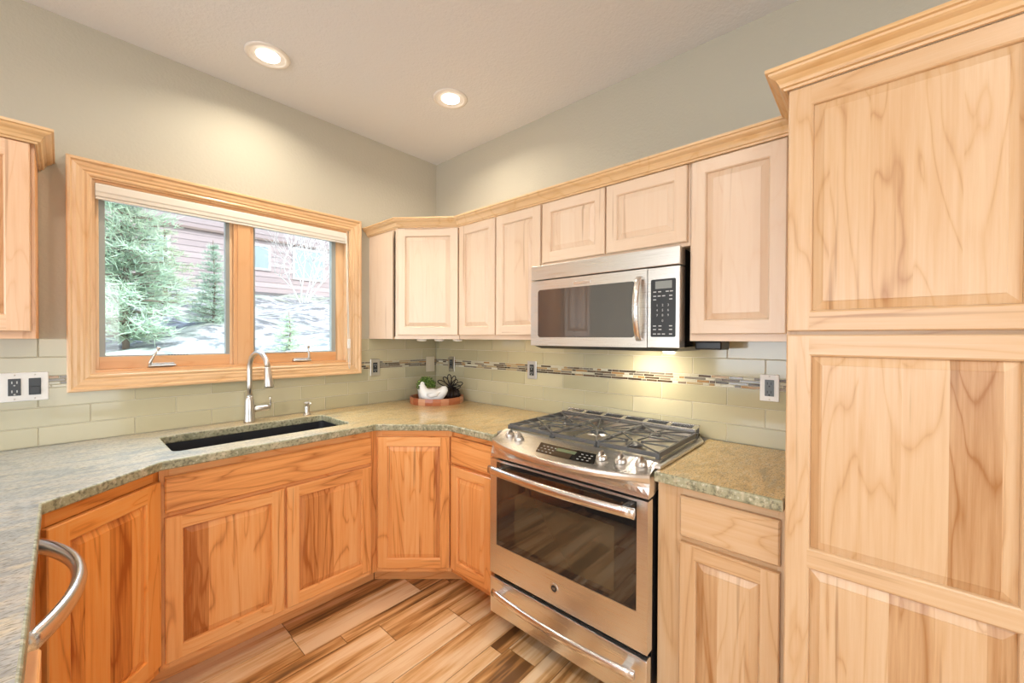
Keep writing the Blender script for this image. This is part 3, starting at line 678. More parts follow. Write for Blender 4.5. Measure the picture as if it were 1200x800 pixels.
mb = MB(); mb.tube([(0.018,0,0.066),(0.03,0,0.066),(0.085,-0.004,0.068),(0.098,-0.004,0.069)], [0.013,0.0165,0.0165,0.012], 16)
mb.tube([(0.094,-0.004,0.064),(0.100,-0.006,0.082),(0.098,-0.010,0.108),(0.095,-0.014,0.122)], [0.0055,0.0045,0.004,0.006], 10); mb.build('lever_handle', CHROME, fc)

sd = empty('soap_dispenser', (0.962,2.478,0.9142), label='short brushed nickel soap dispenser right of the faucet', cat='soap dispenser')
mb = MB(); mb.lathe([(0.023,0),(0.023,0.004),(0.016,0.010),(0.013,0.02),(0.015,0.042),(0.014,0.052),(0.010,0.056)], (0,0,0), 24); mb.build('collar', CHROME, sd)
mb = MB(); mb.lathe([(0.006,0.056),(0.006,0.064),(0.016,0.066),(0.016,0.072),(0.012,0.075)], (0,0,0), 20); mb.tube([(0,0,0.069),(0.004,-0.035,0.071),(0.005,-0.045,0.066)], 0.005, 8); mb.build('pump', CHROME, sd)

# ------------------------------------------------------------------ range
RY0 = 1.3215; RW = 0.756
rg = empty('gas_range', (1.330, RY0, 0), -PI/2, 'stainless steel slide-in gas range with oven between the base cabinets', 'range')
mb = MB().box(0.004, RW-0.004, 0.045, 0.62, 0.10, 0.905).box(0.03, RW-0.03, 0.17, 0.60, 0.03, 0.10); [mb.box(x, x+0.04, y, y+0.04, 0.0005, 0.03) for x in (0.04, RW-0.08) for y in (0.18, 0.55)]
mb.build('body', BLACK, rg)
def dsweep(mb, x0, x1, y_end, y_mid, z, ry, rz, seg=14, n=24):
    pts = []
    for i in range(n+1):
        t = i/n; pts.append((x0+(x1-x0)*t, y_end+(y_mid-y_end)*(1-(2*t-1)**2), z))
    rows = []
    for p in pts: rows.append([(p[0], p[1]+ry*math.cos(2*PI*k/seg), p[2]+rz*math.sin(2*PI*k/seg)) for k in range(seg)])
    mb.grid(rows, close_u=True, caps=True)
# oven door
mb = MB(); dz0, dz1 = 0.284, 0.812; gx0, gx1, gz0, gz1 = 0.040, RW-0.040, 0.420, 0.803
o_ = (0.0, RW, dz0, dz1)
mb.box(0.0, gx0, 0, 0.040, dz0, dz1); mb.box(gx1, RW, 0, 0.040, dz0, dz1); mb.box(gx0, gx1, 0, 0.040, dz0, gz0); mb.box(gx0, gx1, 0.0, 0.040, gz1, dz1); mb.box(gx0, gx1, 0.02, 0.040, gz0, gz1)
dr = mb.build('oven_door', STEEL, rg, bevel=0.0)
mb = MB().box(gx0+0.0005, gx1-0.0005, 0.0015, 0.0195, gz0+0.0005, gz1-0.0005); gl = mb.build('door_glass', OVGLASS, dr)
mb = MB(); mb.quad((0.150,0.0012,0.452),(RW-0.125,0.0012,0.452),(RW-0.125,0.0012,0.690),(0.150,0.0012,0.690)); mb.build('oven_window', INGLASS, dr)
mb = MB(); dsweep(mb, 0.030, RW-0.030, -0.042, -0.066, 0.776, 0.010, 0.019); mb.build('handle', STEEL_B, dr)
for x in (0.075, RW-0.075): MB().box(x-0.012, x+0.012, -0.046, 0.0012, 0.768, 0.784).build('handle_bracket', STEEL_B, dr, bevel=0.002)
mb = MB(); mb.lathe([(0.0,-0.0022),(0.0195,-0.0022),(0.020,-0.001),(0.020,0.0)], (RW/2-0.012,0,0.354), 28, axis='y', caps=False, smooth=False)
bd = mb.build('badge', STEEL_B, dr)
mb = MB(); mb.lathe([(0.0,-0.0026),(0.0135,-0.0026),(0.0135,-0.0022)], (RW/2-0.012,0,0.354), 24, axis='y', caps=False, smooth=False); mb.build('badge_disc', BLACKPL, bd)
def text_mesh(txt, size, loc, mat, parent, name, ext=0.0003):
    cu = bpy.data.curves.new(name, 'FONT'); cu.body = txt; cu.size = size; cu.align_x = 'CENTER'; cu.align_y = 'CENTER'; cu.extrude = ext
    t = bpy.data.objects.new(name, cu); C.objects.link(t); bpy.context.view_layer.update()
    me = bpy.data.meshes.new_from_object(t.evaluated_get(bpy.context.evaluated_depsgraph_get())); bpy.data.objects.remove(t)
    me.materials.clear(); me.materials.append(mat)
    o = bpy.data.objects.new(name, me); C.objects.link(o); o.parent = parent; o.location = loc; o.rotation_euler = (PI/2,0,0); return o
def merge_text(items, mat, parent, name):
    bm = bmesh.new()
    for txt, size, loc in items:
        cu = bpy.data.curves.new('t', 'FONT'); cu.body = txt; cu.size = size; cu.align_x = 'CENTER'; cu.align_y = 'CENTER'; cu.extrude = 0.0002
        t = bpy.data.objects.new('t', cu); C.objects.link(t); bpy.context.view_layer.update()
        me = bpy.data.meshes.new_from_object(t.evaluated_get(bpy.context.evaluated_depsgraph_get())); bpy.data.objects.remove(t)
        me.transform(Matrix.Translation(loc) @ Matrix.Rotation(PI/2, 4, 'X')); bm.from_mesh(me); bpy.data.meshes.remove(me)
    me = bpy.data.meshes.new(name); bm.to_mesh(me); bm.free(); me.materials.append(mat)
    o = bpy.data.objects.new(name, me); C.objects.link(o); o.parent = parent; return o
text_mesh('GE', 0.011, (RW/2-0.012,-0.0028,0.354), STEEL_B, bd, 'monogram')
# storage drawer
mb = MB().box(0.0, RW, 0, 0.035, 0.098, 0.262); dw = mb.build('drawer', STEEL, rg, bevel=0.004)
mb = MB(); dsweep(mb, 0.050, RW-0.030, -0.036, -0.062, 0.222, 0.010, 0.016)
mb.build('handle', STEEL_B, dw)
for x in (0.085, RW-0.065): MB().box(x-0.014, x+0.014, -0.040, 0.0012, 0.214, 0.230).build('handle_bracket', STEEL_B, dw, bevel=0.002)
mb = MB().box(0.01, RW-0.01, 0.02, 0.04, 0.2635, 0.2825); mb.build('shadow_gap_trim', BLACK, rg)
# bowed control panel
def bow(t): return 0.012 - 0.098*(1-(2*t-1)**2)**0.9
rows = []; n = 36
YB_ = 0.105; ZT = 0.9315; ZF = 0.901
for i in range(n+1):
    t = i/n; x = RW*t; f = bow(t)
    rows.append([(x,YB_,0.84),(x,YB_,ZT),(x,f+0.004,ZF),(x,f,ZF-0.003),(x,f-0.001,ZF-0.012),(x,f+0.001,ZF-0.024),(x,f*0.75+0.006,ZF-0.031),(x,0.35*f+0.006,ZF-0.045),(x,0.003,ZF-0.066),(x,0.003,0.820),(x,0.04,0.820)])
mb = MB(); mb.grid(rows, smooth=False, close_u=True, caps=True)
cp = mb.build('control_panel', STEEL, rg)
def surf(x, s_, lift=0.0):
    t = x/RW; f = bow(t)+0.004
    return (x, YB_+(f-YB_)*s_, ZT+(ZF-ZT)*s_+lift)
mb = MB(); L_ = 0.0009
rws = []
for i in range(9):
    u = i/8; r_ = []
    for j in range(3):
        s_ = 0.34+(0.80-0.34)*j/2; x = (0.262+0.272*u)*(1-j/2) + (0.300+0.262*u)*(j/2); r_.append(surf(x, s_, L_))
    rws.append(r_)
mb.grid(rws, smooth=False); pd = mb.build('touch_panel', OVGLASS, cp)
mb = MB(); rws = []
for i in range(3):
    x = 0.365+0.09*i/2; rws.append([surf(x, 0.42, 0.0015), surf(x+0.004, 0.56, 0.0015)])
mb.grid(rws, smooth=False); mb.build('clock_display', LCDG, pd)
mb = MB()
for gx in (0.285,0.305,0.325,0.345,0.47,0.49,0.51):
    for s_ in (0.46,0.58,0.70):
        a0 = surf(gx+0.02*s_, s_, 0.0014); a1 = surf(gx+0.02*s_+0.009, s_, 0.0014); mb.quad(a0, a1, surf(gx+0.02*s_+0.009, s_+0.025, 0.0014), surf(gx+0.02*s_, s_+0.025, 0.0014))
tag(mb.build('button_marks', MARK, pd), kind='stuff')
nrm = Vector((0, ZT-ZF, YB_-(-0.06))).normalized(); tilt = math.atan2(ZT-ZF, YB_+0.06)
def knob(x, s_):
    k = bpy.data.objects.new('knob', None)
    mb = MB(); mb.lathe([(0.0215,0),(0.0215,0.004),(0.0195,0.012),(0.018,0.015),(0.0,0.016)], (0,0,0), 24)
    rows = []
    for yy, hw, hh in ((-0.019,0.003,0.020),(-0.012,0.0045,0.031),(0.0,0.005,0.034),(0.012,0.0045,0.031),(0.019,0.003,0.020)):
        rows.append([(-hw-0.001,yy,0.012),(-hw,yy,hh-0.003),(-hw*0.5,yy,hh),(hw*0.5,yy,hh),(hw,yy,hh-0.003),(hw+0.001,yy,0.012)])
    mb.grid(rows, smooth=True, close_u=True, caps=True)
    o = mb.build('knob', CHROME, rg); p = surf(x, s_); o.location = (p[0], p[1], p[2]+0.0006); o.rotation_euler = (math.atan2(ZT-ZF, YB_-bow(x/RW)), 0, random.uniform(-0.1, 0.1)); return o
for x, s_ in ((0.080,0.45),(0.150,0.50),(0.566,0.50),(0.638,0.48),(0.708,0.45)): knob(x, s_)
# cooktop deck
mb = MB(); DY0, DY1 = 0.108, 0.560
outer = [(-0.010,DY0-0.055),(-0.010,DY1-0.03),(0.02,DY1+0.055),(RW-0.02,DY1+0.055),(RW+0.022,DY1-0.03),(RW+0.022,DY0-0.055),(RW+0.0005,DY0-0.06),(RW+0.0005,DY0),(-0.0005+0.0,DY0),(-0.0005,DY0-0.06)]
mb.prism(outer, 0.916, 0.926, 0); mb.box(0.012, RW-0.012, DY0+0.002, DY1-0.005, 0.926, 0.929, 1)
mb.build('cooktop', [STEEL, steel('cooktop_deck', (0.72,0.67,0.58), 0.3)], rg, bevel=0.003)
# rear vent: a raised rail with six slots
mb = MB(); vy0, vy1, vz0, vz1 = 0.556, 0.618, 0.9265, 0.974
xs = [0.03]; sl = (RW-0.06-7*0.016)/6
mb.box(0.02, RW-0.02, vy0+0.002, vy1, vz0, vz0+0.012, 1)
mb.box(0.02, RW-0.02, vy0-0.006, vy0+0.006, vz0, vz1-0.008, 0); mb.box(0.02, RW-0.02, vy1-0.008, vy1, vz0, vz1, 0)
x = 0.02
for i in range(7):
    wv = 0.02
    mb.add([(x,vy0-0.006,vz1-0.010),(x+wv,vy0-0.006,vz1-0.010),(x+wv,vy1,vz1),(x,vy1,vz1),(x,vy0-0.006,vz1-0.017),(x+wv,vy0-0.006,vz1-0.017),(x+wv,vy1,vz1-0.007),(x,vy1,vz1-0.007)],
           [(0,1,2,3),(4,7,6,5),(0,4,5,1),(1,5,6,2),(2,6,7,3),(3,7,4,0)], 0); x += (RW-0.04-0.02)/6
for (ya, yb_, za) in ((vy0-0.006, vy0+0.010, vz1-0.010), (vy1-0.012, vy1, vz1)): mb.box(0.02, RW-0.02, ya, yb_, za-0.006, za, 0)
mb.build('rear_vent', [STEEL_B, BLACK], rg, bevel=0.0015)
# burners
def burner(x, y, r):
    mb = MB(); mb.lathe([(r*1.35,0.9295),(r*1.3,0.933),(r*0.95,0.935),(r*0.9,0.940),(0,0.940)], (x,y,0), 24, mat=0, caps=False)
    mb.lathe([(r,0.9395),(r,0.944),(r*0.85,0.947),(0,0.947)], (x,y,0), 24, mat=1, caps=False); return mb.build('burner', [CHROME, IRON], rg)
BUR = [(0.150,0.215,0.030),(0.150,0.425,0.024),(0.378,0.32,0.036),(0.606,0.215,0.036),(0.606,0.425,0.026)]
for b_ in BUR: burner(*b_)
def grate(x0, x1, centers):
    mb = MB(); y0, y1 = DY0+0.012, DY1-0.018; zt, zb = 0.957, 0.950
    def bar(a, b_, w_=0.0055, za=zb, zc=zt):
        a, b_ = Vector(a), Vector(b_); d = (b_-a).normalized(); n_ = Vector((-d.y,d.x))*w_
        mb.prism([tuple(a-n_), tuple(b_-n_), tuple(b_+n_), tuple(a+n_)], za, zc)
    bar((x0,y0),(x1,y0),0.006,0.936,zt-0.005); bar((x0,y1),(x1,y1),0.006,0.945); bar((x0,y0),(x0,y1),0.005,0.943 if x0 > 0.05 else 0.934,zt-0.003); bar((x1,y0),(x1,y1),0.005,0.943 if x1 < 0.7 else 0.934,zt-0.003)
    for cx_, cy_ in ((x0,y0),(x1,y0),(x1,y1),(x0,y1)): mb.box(cx_-0.008, cx_+0.008, cy_-0.008, cy_+0.008, 0.9295, 0.95)
    if len(centers) == 2: bar((x0,(y0+y1)/2),(x1,(y0+y1)/2))
    for (cx_, cy_, r) in centers:
        ya, yb_ = (y0, y1) if len(centers) == 1 else ((y0,(y0+y1)/2) if cy_ < (y0+y1)/2 else ((y0+y1)/2,y1))
        ends = [(x0,ya),(x1,ya),(x1,yb_),(x0,yb_),(x0,(ya+yb_)/2),(x1,(ya+yb_)/2),((x0+x1)/2,ya),((x0+x1)/2,yb_)]
        if len(centers) == 1: ends += [(x0,ya+(yb_-ya)*0.28),(x1,ya+(yb_-ya)*0.28),(x0,ya+(yb_-ya)*0.72),(x1,ya+(yb_-ya)*0.72)]
        for e_ in ends:
            v = Vector(e_)-Vector((cx_,cy_)); q = Vector((cx_,cy_))+v.normalized()*(r*0.75); bar(tuple(q), e_, 0.0032, zb+0.001, zt)
    return mb.build('grate', IRON, rg, bevel=0.0015)
grate(0.014, 0.262, [BUR[0], BUR[1]]); grate(0.270, 0.486, [BUR[2]]); grate(0.494, RW-0.014, [BUR[3], BUR[4]])

# ------------------------------------------------------------------ microwave
MW = 0.738
mw = empty('microwave', (1.588, 1.2925, 1.33), -PI/2, 'stainless over-the-range microwave with dark glass door', 'microwave')
mb = MB().box(0.012, MW-0.012, 0.062, 0.378, 0.012, 0.400); mb.build('housing', BLACK, mw)
mb = MB().box(0, MW, 0, 0.060, 0.328, 0.400); mb.build('vent_strip', STEEL, mw, bevel=0.003)
mb = MB(); dx1 = 0.609
px0, px1, pz0, pz1 = 0.050, 0.552, 0.048, 0.274
mb.box(0, px0, 0, 0.034, 0.003, 0.3235); mb.box(px1, dx1-0.001, 0, 0.034, 0.003, 0.3235); mb.box(px0, px1, 0, 0.034, 0.003, pz0); mb.box(px0, px1, 0, 0.034, pz1, 0.3235); mb.box(px0, px1, 0.02, 0.034, pz0, pz1); mb.box(0, dx1-0.001, 0.034, 0.060, 0.003, 0.3235)
dmw = mb.build('door', STEEL, mw)
mb = MB(); ring = rounded(px0-0.004, px1+0.004, pz0-0.004, pz1+0.004, 0.014, 5)
mb.add([(x, -0.0012, z) for x, z in ring]+[(x, 0.003, z) for x, z in ring], [tuple(range(len(ring)))]+[(i,(i+1)%len(ring),len(ring)+(i+1)%len(ring),len(ring)+i) for i in range(len(ring))]); mb.build('door_glass', MWGLASS, dmw)
mb = MB(); rows = []
for i in range(25):
    t = i/24; z = 0.030+0.262*t; y = -0.012-0.040*(1-(2*t-1)**2)**0.8; rows.append([(0.580+0.013*math.cos(2*PI*k/14), y+0.009*math.sin(2*PI*k/14), z) for k in range(14)])
mb.grid(rows, close_u=True, caps=True)
for z in (0.034, 0.288): mb.box(0.570, 0.590, -0.016, 0.0006, z-0.006, z+0.006)
mb.build('handle', STEEL_B, dmw)
MB().box(0.255, 0.345, -0.0035, 0.0, 0.290, 0.302).build('nameplate', STEEL_B, dmw, bevel=0.001)
mb = MB().box(dx1+0.001, MW, 0, 0.060, 0.003, 0.3235); cpn = mb.build('control_panel', STEEL, mw, bevel=0.002)
mb = MB(); ring = rounded(0.624, 0.723, 0.046, 0.276, 0.006, 4)
mb.add([(x, -0.0012, z) for x, z in ring]+[(x, 0.003, z) for x, z in ring], [tuple(range(len(ring)))]+[(i,(i+1)%len(ring),len(ring)+(i+1)%len(ring),len(ring)+i) for i in range(len(ring))]); kp = mb.build('keypad', BLACKPL, cpn)
MB().box(0.642, 0.708, -0.0018, -0.0012, 0.238, 0.268).build('display', LCD, kp)
mb = MB()
for z, cols in ((0.226,(0.640,0.660,0.690,0.706)),(0.209,(0.640,0.658,0.676,0.704)),(0.195,(0.640,0.704)),(0.090,(0.640,0.662,0.704)),(0.076,(0.640,0.662,0.704)),(0.058,(0.640,0.658,0.676,0.704))):
    for x in cols: mb.box(x-0.006, x+0.006, -0.0016, -0.0012, z-0.002, z+0.002)
tag(mb.build('button_marks', MARK, kp), kind='stuff')
merge_text([(str(d), 0.013, (0.650+0.022*((d-1) % 3), -0.0015, 0.172-0.020*((d-1)//3))) for d in range(1, 10)] + [('0', 0.013, (0.672,-0.0015,0.110))], MARK, kp, 'digits')
mb = MB(); mb.add([(0.006,0.02,0.003),(MW-0.006,0.02,0.003),(MW-0.006,0.36,0.012),(0.006,0.36,0.012),(0.03,0.05,-0.012),(MW-0.03,0.05,-0.012),(MW-0.03,0.34,-0.012),(0.03,0.34,-0.012)], [(0,1,5,4),(1,2,6,5),(2,3,7,6),(3,0,4,7),(4,5,6,7),(0,3,2,1)])
mb.build('bottom_grille', BLACKPL, mw)
mb = MB().box(-0.035, 0.035, -0.05, 0.05, -0.022, 0)
bx = mb.build('junction_box', BLACKPL, bevel=0.004, loc=(1.80, 0.495, 1.3605)); bx.scale = (1.8,1,1.6); tag(bx, 'small black box under the wall cabinet right of the microwave', 'box')

# ------------------------------------------------------------------ dishwasher
dwh = empty('dishwasher', (-0.050, 1.072, 0), PI/2, 'dishwasher with long curved steel handle in the peninsula', 'dishwasher')
mb = MB().box(0.0, 0.600, 0.0, 0.022, 0.11, 0.868); mb.build('door', STEEL, dwh, bevel=0.003)
mb = MB().box(0.003, 0.597, 0.023, 0.58, 0.02, 0.868).box(0.0, 0.600, 0.05, 0.07, 0.001, 0.105); mb.build('tub', BLACK, dwh)
mb = MB(); dsweep(mb, 0.050, 0.585, -0.004, -0.076, 0.812, 0.013, 0.021, n=30); mb.build('handle', STEEL_B, dwh)
pc = empty('peninsula_cabinet', (-0.045, 0.745, 0), PI/2, 'end cabinet of the peninsula below the granite', 'cabinet')
carcass(pc, [(0,0.020),(0.322,0.020),(0.322,0.6),(0,0.6)], KZ, BT, W['hickory_lit_warm']); faceframe(pc, 0, 0.322, KZ, BT, W['hickory_lit_warm']); door(pc, 0.015, 0.305, 0.138, 0.84, W['hickory_lit_warm']); kick(pc, 0.0, 0.32, W['hickory_lit_warm'])

# ------------------------------------------------------------------ outlets and switches (local frame: x along the wall, front at -y)
def plate(name, loc, rz, w_, h, plate_m, ins_m, label, cat, kinds, group=None):
    o = empty(name, loc, rz, label, cat, group)
    MB().box(-w_/2, w_/2, -0.006, -0.0002, -h/2, h/2).build('cover_plate', plate_m, o, bevel=0.003)
    n = len(kinds); sp = 0.046
    for i, k in enumerate(kinds):
        cx_ = (i-(n-1)/2)*sp*1.15
        MB().box(cx_-0.0165, cx_+0.0165, -0.0085, -0.006, -0.034, 0.034).build('insert', ins_m, o, bevel=0.001)
        if k == 'outlet':
            mb = MB()
            for z in (-0.018, 0.018):
                mb.box(cx_-0.008, cx_-0.005, -0.0091, -0.0085, z-0.004, z+0.006); mb.box(cx_+0.005, cx_+0.008, -0.0091, -0.0085, z-0.004, z+0.006); mb.lathe([(0.0,-0.0091),(0.003,-0.0091),(0.003,-0.0085)], (cx_,0,z-0.011), 10, axis='y', caps=False)
            mb.build('socket_slots', MARK if ins_m is BLACKPL else BLACKPL, o)
        elif k == 'switch': MB().box(cx_-0.013, cx_+0.013, -0.012, -0.0085, -0.028, 0.0).build('rocker', ins_m, o, bevel=0.001)
    for i in range(n):
        for z in (-0.048, 0.048): MB().lathe([(0.0,-0.0070),(0.0028,-0.0068),(0.003,-0.006)], ((i-(n-1)/2)*sp*1.15,0,z), 10, axis='y', caps=False).build('screw', CHROME, o)
    return o
yw = YL-0.0047
plate('wall_outlet', (-0.100, yw, 1.165), 0, 0.127, 0.117, WHITEPL, BLACKPL, 'white double plate with black outlet and switch left of the window', 'outlet', ['outlet','switch'])
plate('wall_outlet', (1.444, yw, 1.163), 0, 0.071, 0.117, CHROME, BLACKPL, 'metal plate with black insert on the tile right of the window', 'outlet', ['outlet'])
plate('light_switch', (1.912, yw, 1.165), 0, 0.078, 0.115, ALMOND, ALMOND, 'beige plate on the window wall next to the corner', 'switch', ['switch'])
xw_ = XR-0.0047
plate('wall_outlet', (xw_, 2.370, 1.172), -PI/2, 0.071, 0.112, CHROME, BLACKPL, 'metal plate with black insert on the range wall near the corner', 'outlet', ['outlet'])
plate('wall_outlet', (xw_, 1.588, 1.170), -PI/2, 0.073, 0.112, simple('pewter_plate', (0.55,0.55,0.56), 0.3, 0.6), BLACKPL, 'pewter plate with black outlet on the tile left of the range', 'outlet', ['outlet'])
plate('wall_outlet', (xw_, 0.318, 1.166), -PI/2, 0.069, 0.111, WHITEPL, simple('grey_plastic', (0.12,0.14,0.15), 0.4), 'white plate with dark grey outlet beside the pantry', 'outlet', ['outlet'])

# ------------------------------------------------------------------ tray and ornaments
def tone_wood():
    return toned('stave_wood', [(0,(0.30,0.075,0.03)),(0.5,(0.45,0.15,0.06)),(1,(0.62,0.32,0.18))], 0.3)
TC = Vector((1.778, 2.305)); TZ = 0.9142
tr = empty('round_tray', (TC.x,TC.y,TZ), 0.2, 'round red-brown wooden tray in the corner of the counter', 'tray')
mb = MB(); n = 22
for i in range(n):
    a0, a1 = 2*PI*i/n, 2*PI*(i+1)/n-0.004; t = random.random(); ro, ri = 0.189, 0.175
    mb.add([(r*math.cos(a_), r*math.sin(a_), z) for r, z in ((ro-0.003,0),(ro,0.022),(ro-0.002,0.045),(ri,0.045),(ri,0.0)) for a_ in (a0,a1)], [(0,1,3,2),(2,3,5,4),(4,5,7,6),(6,7,9,8),(8,9,1,0),(0,2,4,6,8),(1,9,7,5,3)], 0, t)
mb.build('rim', tone_wood(), tr)
mb = MB().lathe([(0.0,0.0),(0.173,0.0),(0.173,0.008),(0.0,0.008)], seg=44, caps=False, smooth=False, tone=0.1); mb.build('base', tone_wood(), tr)
def at_tray(dx, dy): return (TC.x+dx, TC.y+dy, TZ+0.0085)
rv = Vector((0.667,-0.745)); fv = Vector((0.745,0.667))       # picture-right, away from camera
def tp(r_, f_): v = rv*r_+fv*f_; return at_tray(v.x, v.y)
AR = math.atan2(rv.y, rv.x)
hen = empty('hen_figurine', tp(-0.012,-0.108), AR, 'white ceramic hen figurine on the tray', 'figurine')
mb = MB(); mb.tube([(0.098,0,0.110),(0.088,0,0.100),(0.072,0,0.080),(0.048,0,0.058),(0.012,0,0.050),(-0.022,0,0.052),(-0.048,0,0.066),(-0.062,0,0.092),(-0.066,0,0.112),(-0.068,0,0.126),(-0.068,0,0.134)], [0.010,0.026,0.034,0.043,0.050,0.050,0.042,0.029,0.021,0.017,0.004], 20, flat=0.75)
mb.lathe([(0.030,0),(0.036,0.002),(0.034,0.012),(0.030,0.02)], (0.0,0,0), 20); mb.build('body', CERAMIC, hen)
mb = MB()
for x, z, r in ((-0.060,0.140,0.007),(-0.068,0.144,0.008),(-0.076,0.140,0.006)): mb.tube([(x,0,z-0.014),(x,0,z-0.004),(x,0,z+0.003)], [r*0.7,r,r*0.3], 10, flat=0.5)
mb.build('comb', CERAMIC, hen)
mb = MB().tube([(-0.080,0,0.122),(-0.096,0,0.118)], [0.007,0.001], 10).tube([(-0.078,0,0.108),(-0.080,0,0.098)], [0.005,0.006], 10, flat=0.6); mb.build('beak', CERAMIC, hen)
mb = MB()
for s_ in (-1, 1): mb.tube([(-0.03,s_*0.036,0.062),(0.0,s_*0.042,0.058),(0.035,s_*0.036,0.064),(0.06,s_*0.026,0.078)], [0.008,0.018,0.014,0.003], 10, flat=0.5)
mb.build('wing', CERAMIC, hen)

pp = empty('potted_plant', tp(-0.090,-0.005), 0, 'small curly green plant in a white pot behind the hen', 'plant')
mb = MB(); rows = []
for h, r in ((0,0.030),(0.003,0.034),(0.07,0.042),(0.085,0.044),(0.085,0.040),(0.07,0.037)):
    rows.append([((r+0.0015*math.cos(16*a_))*math.cos(a_), (r+0.0015*math.cos(16*a_))*math.sin(a_), h) for a_ in (2*PI*k/64 for k in range(64))])
mb.grid(rows, close_u=True, caps=True); mb.build('pot', CERAMIC, pp)
mb = MB()
for i in range(800):
    th, ph = random.uniform(0, 2*PI), math.acos(random.uniform(-0.25, 1)); R_ = random.uniform(0.55, 1.0)
    c_ = Vector((0.068*R_*math.sin(ph)*math.cos(th)+0.012, 0.062*R_*math.sin(ph)*math.sin(th)-0.006, 0.108+0.066*R_*math.cos(ph)))
    d1 = Vector((random.uniform(-1,1),random.uniform(-1,1),random.uniform(-1,1))).normalized(); d2 = d1.orthogonal().normalized(); s_ = random.uniform(0.006, 0.010)
    mb.add([c_-d1*s_, c_-d1*s_*0.3+d2*s_*0.5, c_+d1*s_*0.5+d2*s_*0.45+d1.cross(d2)*s_*0.3, c_+d1*s_+d1.cross(d2)*s_*0.4, c_+d1*s_*0.5-d2*s_*0.45+d1.cross(d2)*s_*0.3, c_-d1*s_*0.3-d2*s_*0.5], [(0,1,2,3),(0,3,4,5)], 0, random.random())
mb.build('foliage', toned('plant_leaf', [(0,(0.06,0.14,0.02)),(0.6,(0.17,0.30,0.05)),(1,(0.38,0.52,0.16))], 0.5), pp)
mb = MB()
for i in range(9):
    a_ = 2*PI*i/9; mb.tube([(0.01*math.cos(a_),0.01*math.sin(a_),0.07),(0.03*math.cos(a_),0.03*math.sin(a_),0.11)], 0.0012, 6)
mb.build('stem', LEAF, pp)
wo = empty('wire_ornament', tp(0.098,0.0), AR, 'black wire pumpkin ornament with looped stems on the tray', 'ornament')
mb = MB(); rows = []
for k in range(13):
    ph = PI*k/12; rows.append([(0.060*(1+0.06*math.cos(10*a_))*math.sin(ph)*math.cos(a_)+0.0, 0.060*(1+0.06*math.cos(10*a_))*math.sin(ph)*math.sin(a_), 0.045+0.044*math.cos(ph)) for a_ in (2*PI*q/60 for q in range(60))])
mb.grid(rows, close_u=True); mb.build('core', simple('dark_bronze', (0.035,0.018,0.013), 0.3, 0.4), wo)
for i in range(20):
    a_ = 2*PI*i/20
    mb = MB().tube([(0.066*math.sin(PI*k/10)*math.cos(a_), 0.066*math.sin(PI*k/10)*math.sin(a_), 0.050-0.047*math.cos(PI*k/10)) for k in range(11)], 0.0024, 6); mb.build('rib_wire', WIRE, wo)
for ang_, ln in ((-62,0.100),(-33,0.088),(-8,0.092),(22,0.090),(40,0.07),(68,0.095),(84,0.07)):
    a_ = math.radians(ang_); d_ = Vector((math.sin(a_), random.uniform(-0.5,0.1), math.cos(a_))); n_ = Vector((math.cos(a_), 0, -math.sin(a_))); o0 = Vector((0,0,0.095)); pts = []
    for k in range(21):
        t = k/20*2*PI; q = (1-math.cos(t))/2; pts.append(o0+d_*ln*q+n_*0.018*math.sin(t)*(0.35+0.65*q))
    MB().tube(pts, 0.0036, 6).build('wire_loop', WIRE, wo)

# ------------------------------------------------------------------ ceiling lights and puck lights
def can(x, y, label):
    c = empty('recessed_light', (x,y,CEIL), 0, label, 'ceiling light', 'recessed ceiling lights')
    mb = MB(); mb.lathe([(0.096,0.0003),(0.096,-0.004),(0.090,-0.007),(0.080,-0.008),(0.074,-0.006),(0.070,-0.0015)], seg=40, caps=False); mb.build('trim_ring', TRIMW, c)
    mb = MB(); mb.lathe([(0.0745,-0.0055),(0.066,-0.003),(0.0,-0.0025)], seg=40, caps=False); mb.build('reflector', TRIMW, c)
    mb = MB(); mb.lathe([(0.050,-0.0035),(0.044,-0.0065),(0.0,-0.0075)], (0.0,0.0,0), seg=32, caps=False); mb.build('lens', LEDM, c)
    light('recessed_lamp', 'AREA', (x,y,CEIL-0.012), SPOT, (1,0.88,0.72), 0.1, direction=(0,0,-1), spread=math.radians(150))
can(0.668, 2.181, 'recessed ceiling light above the sink, larger in view')
can(1.476, 1.795, 'recessed ceiling light nearer the room corner')
for i, (x, y) in enumerate(((1.555,2.175),(1.625,2.085),(1.70,1.99))):
    pk = empty('puck_light', (x,y,1.3605), 0, 'small white puck light under the corner wall cabinet', 'under-cabinet light', 'puck lights under the corner cabinet')
    MB().lathe([(0.030,0.0),(0.030,-0.010),(0.026,-0.012)], seg=24).build('housing', WHITEPL, pk)
    MB().lathe([(0.024,-0.0122),(0.0,-0.013)], seg=24, caps=False).build('lens', LEDM_S, pk)
light('range_hood_lamp', 'AREA', (1.80, 0.80, 1.300), PUCK, (1,0.88,0.72), 0.06, direction=(0.25,0,-1))
light('undercabinet_lamp', 'AREA', (1.70, 1.60, 1.345), 0.6, (1,0.84,0.6), 0.3, 0.03, direction=(0.2,0,-1))

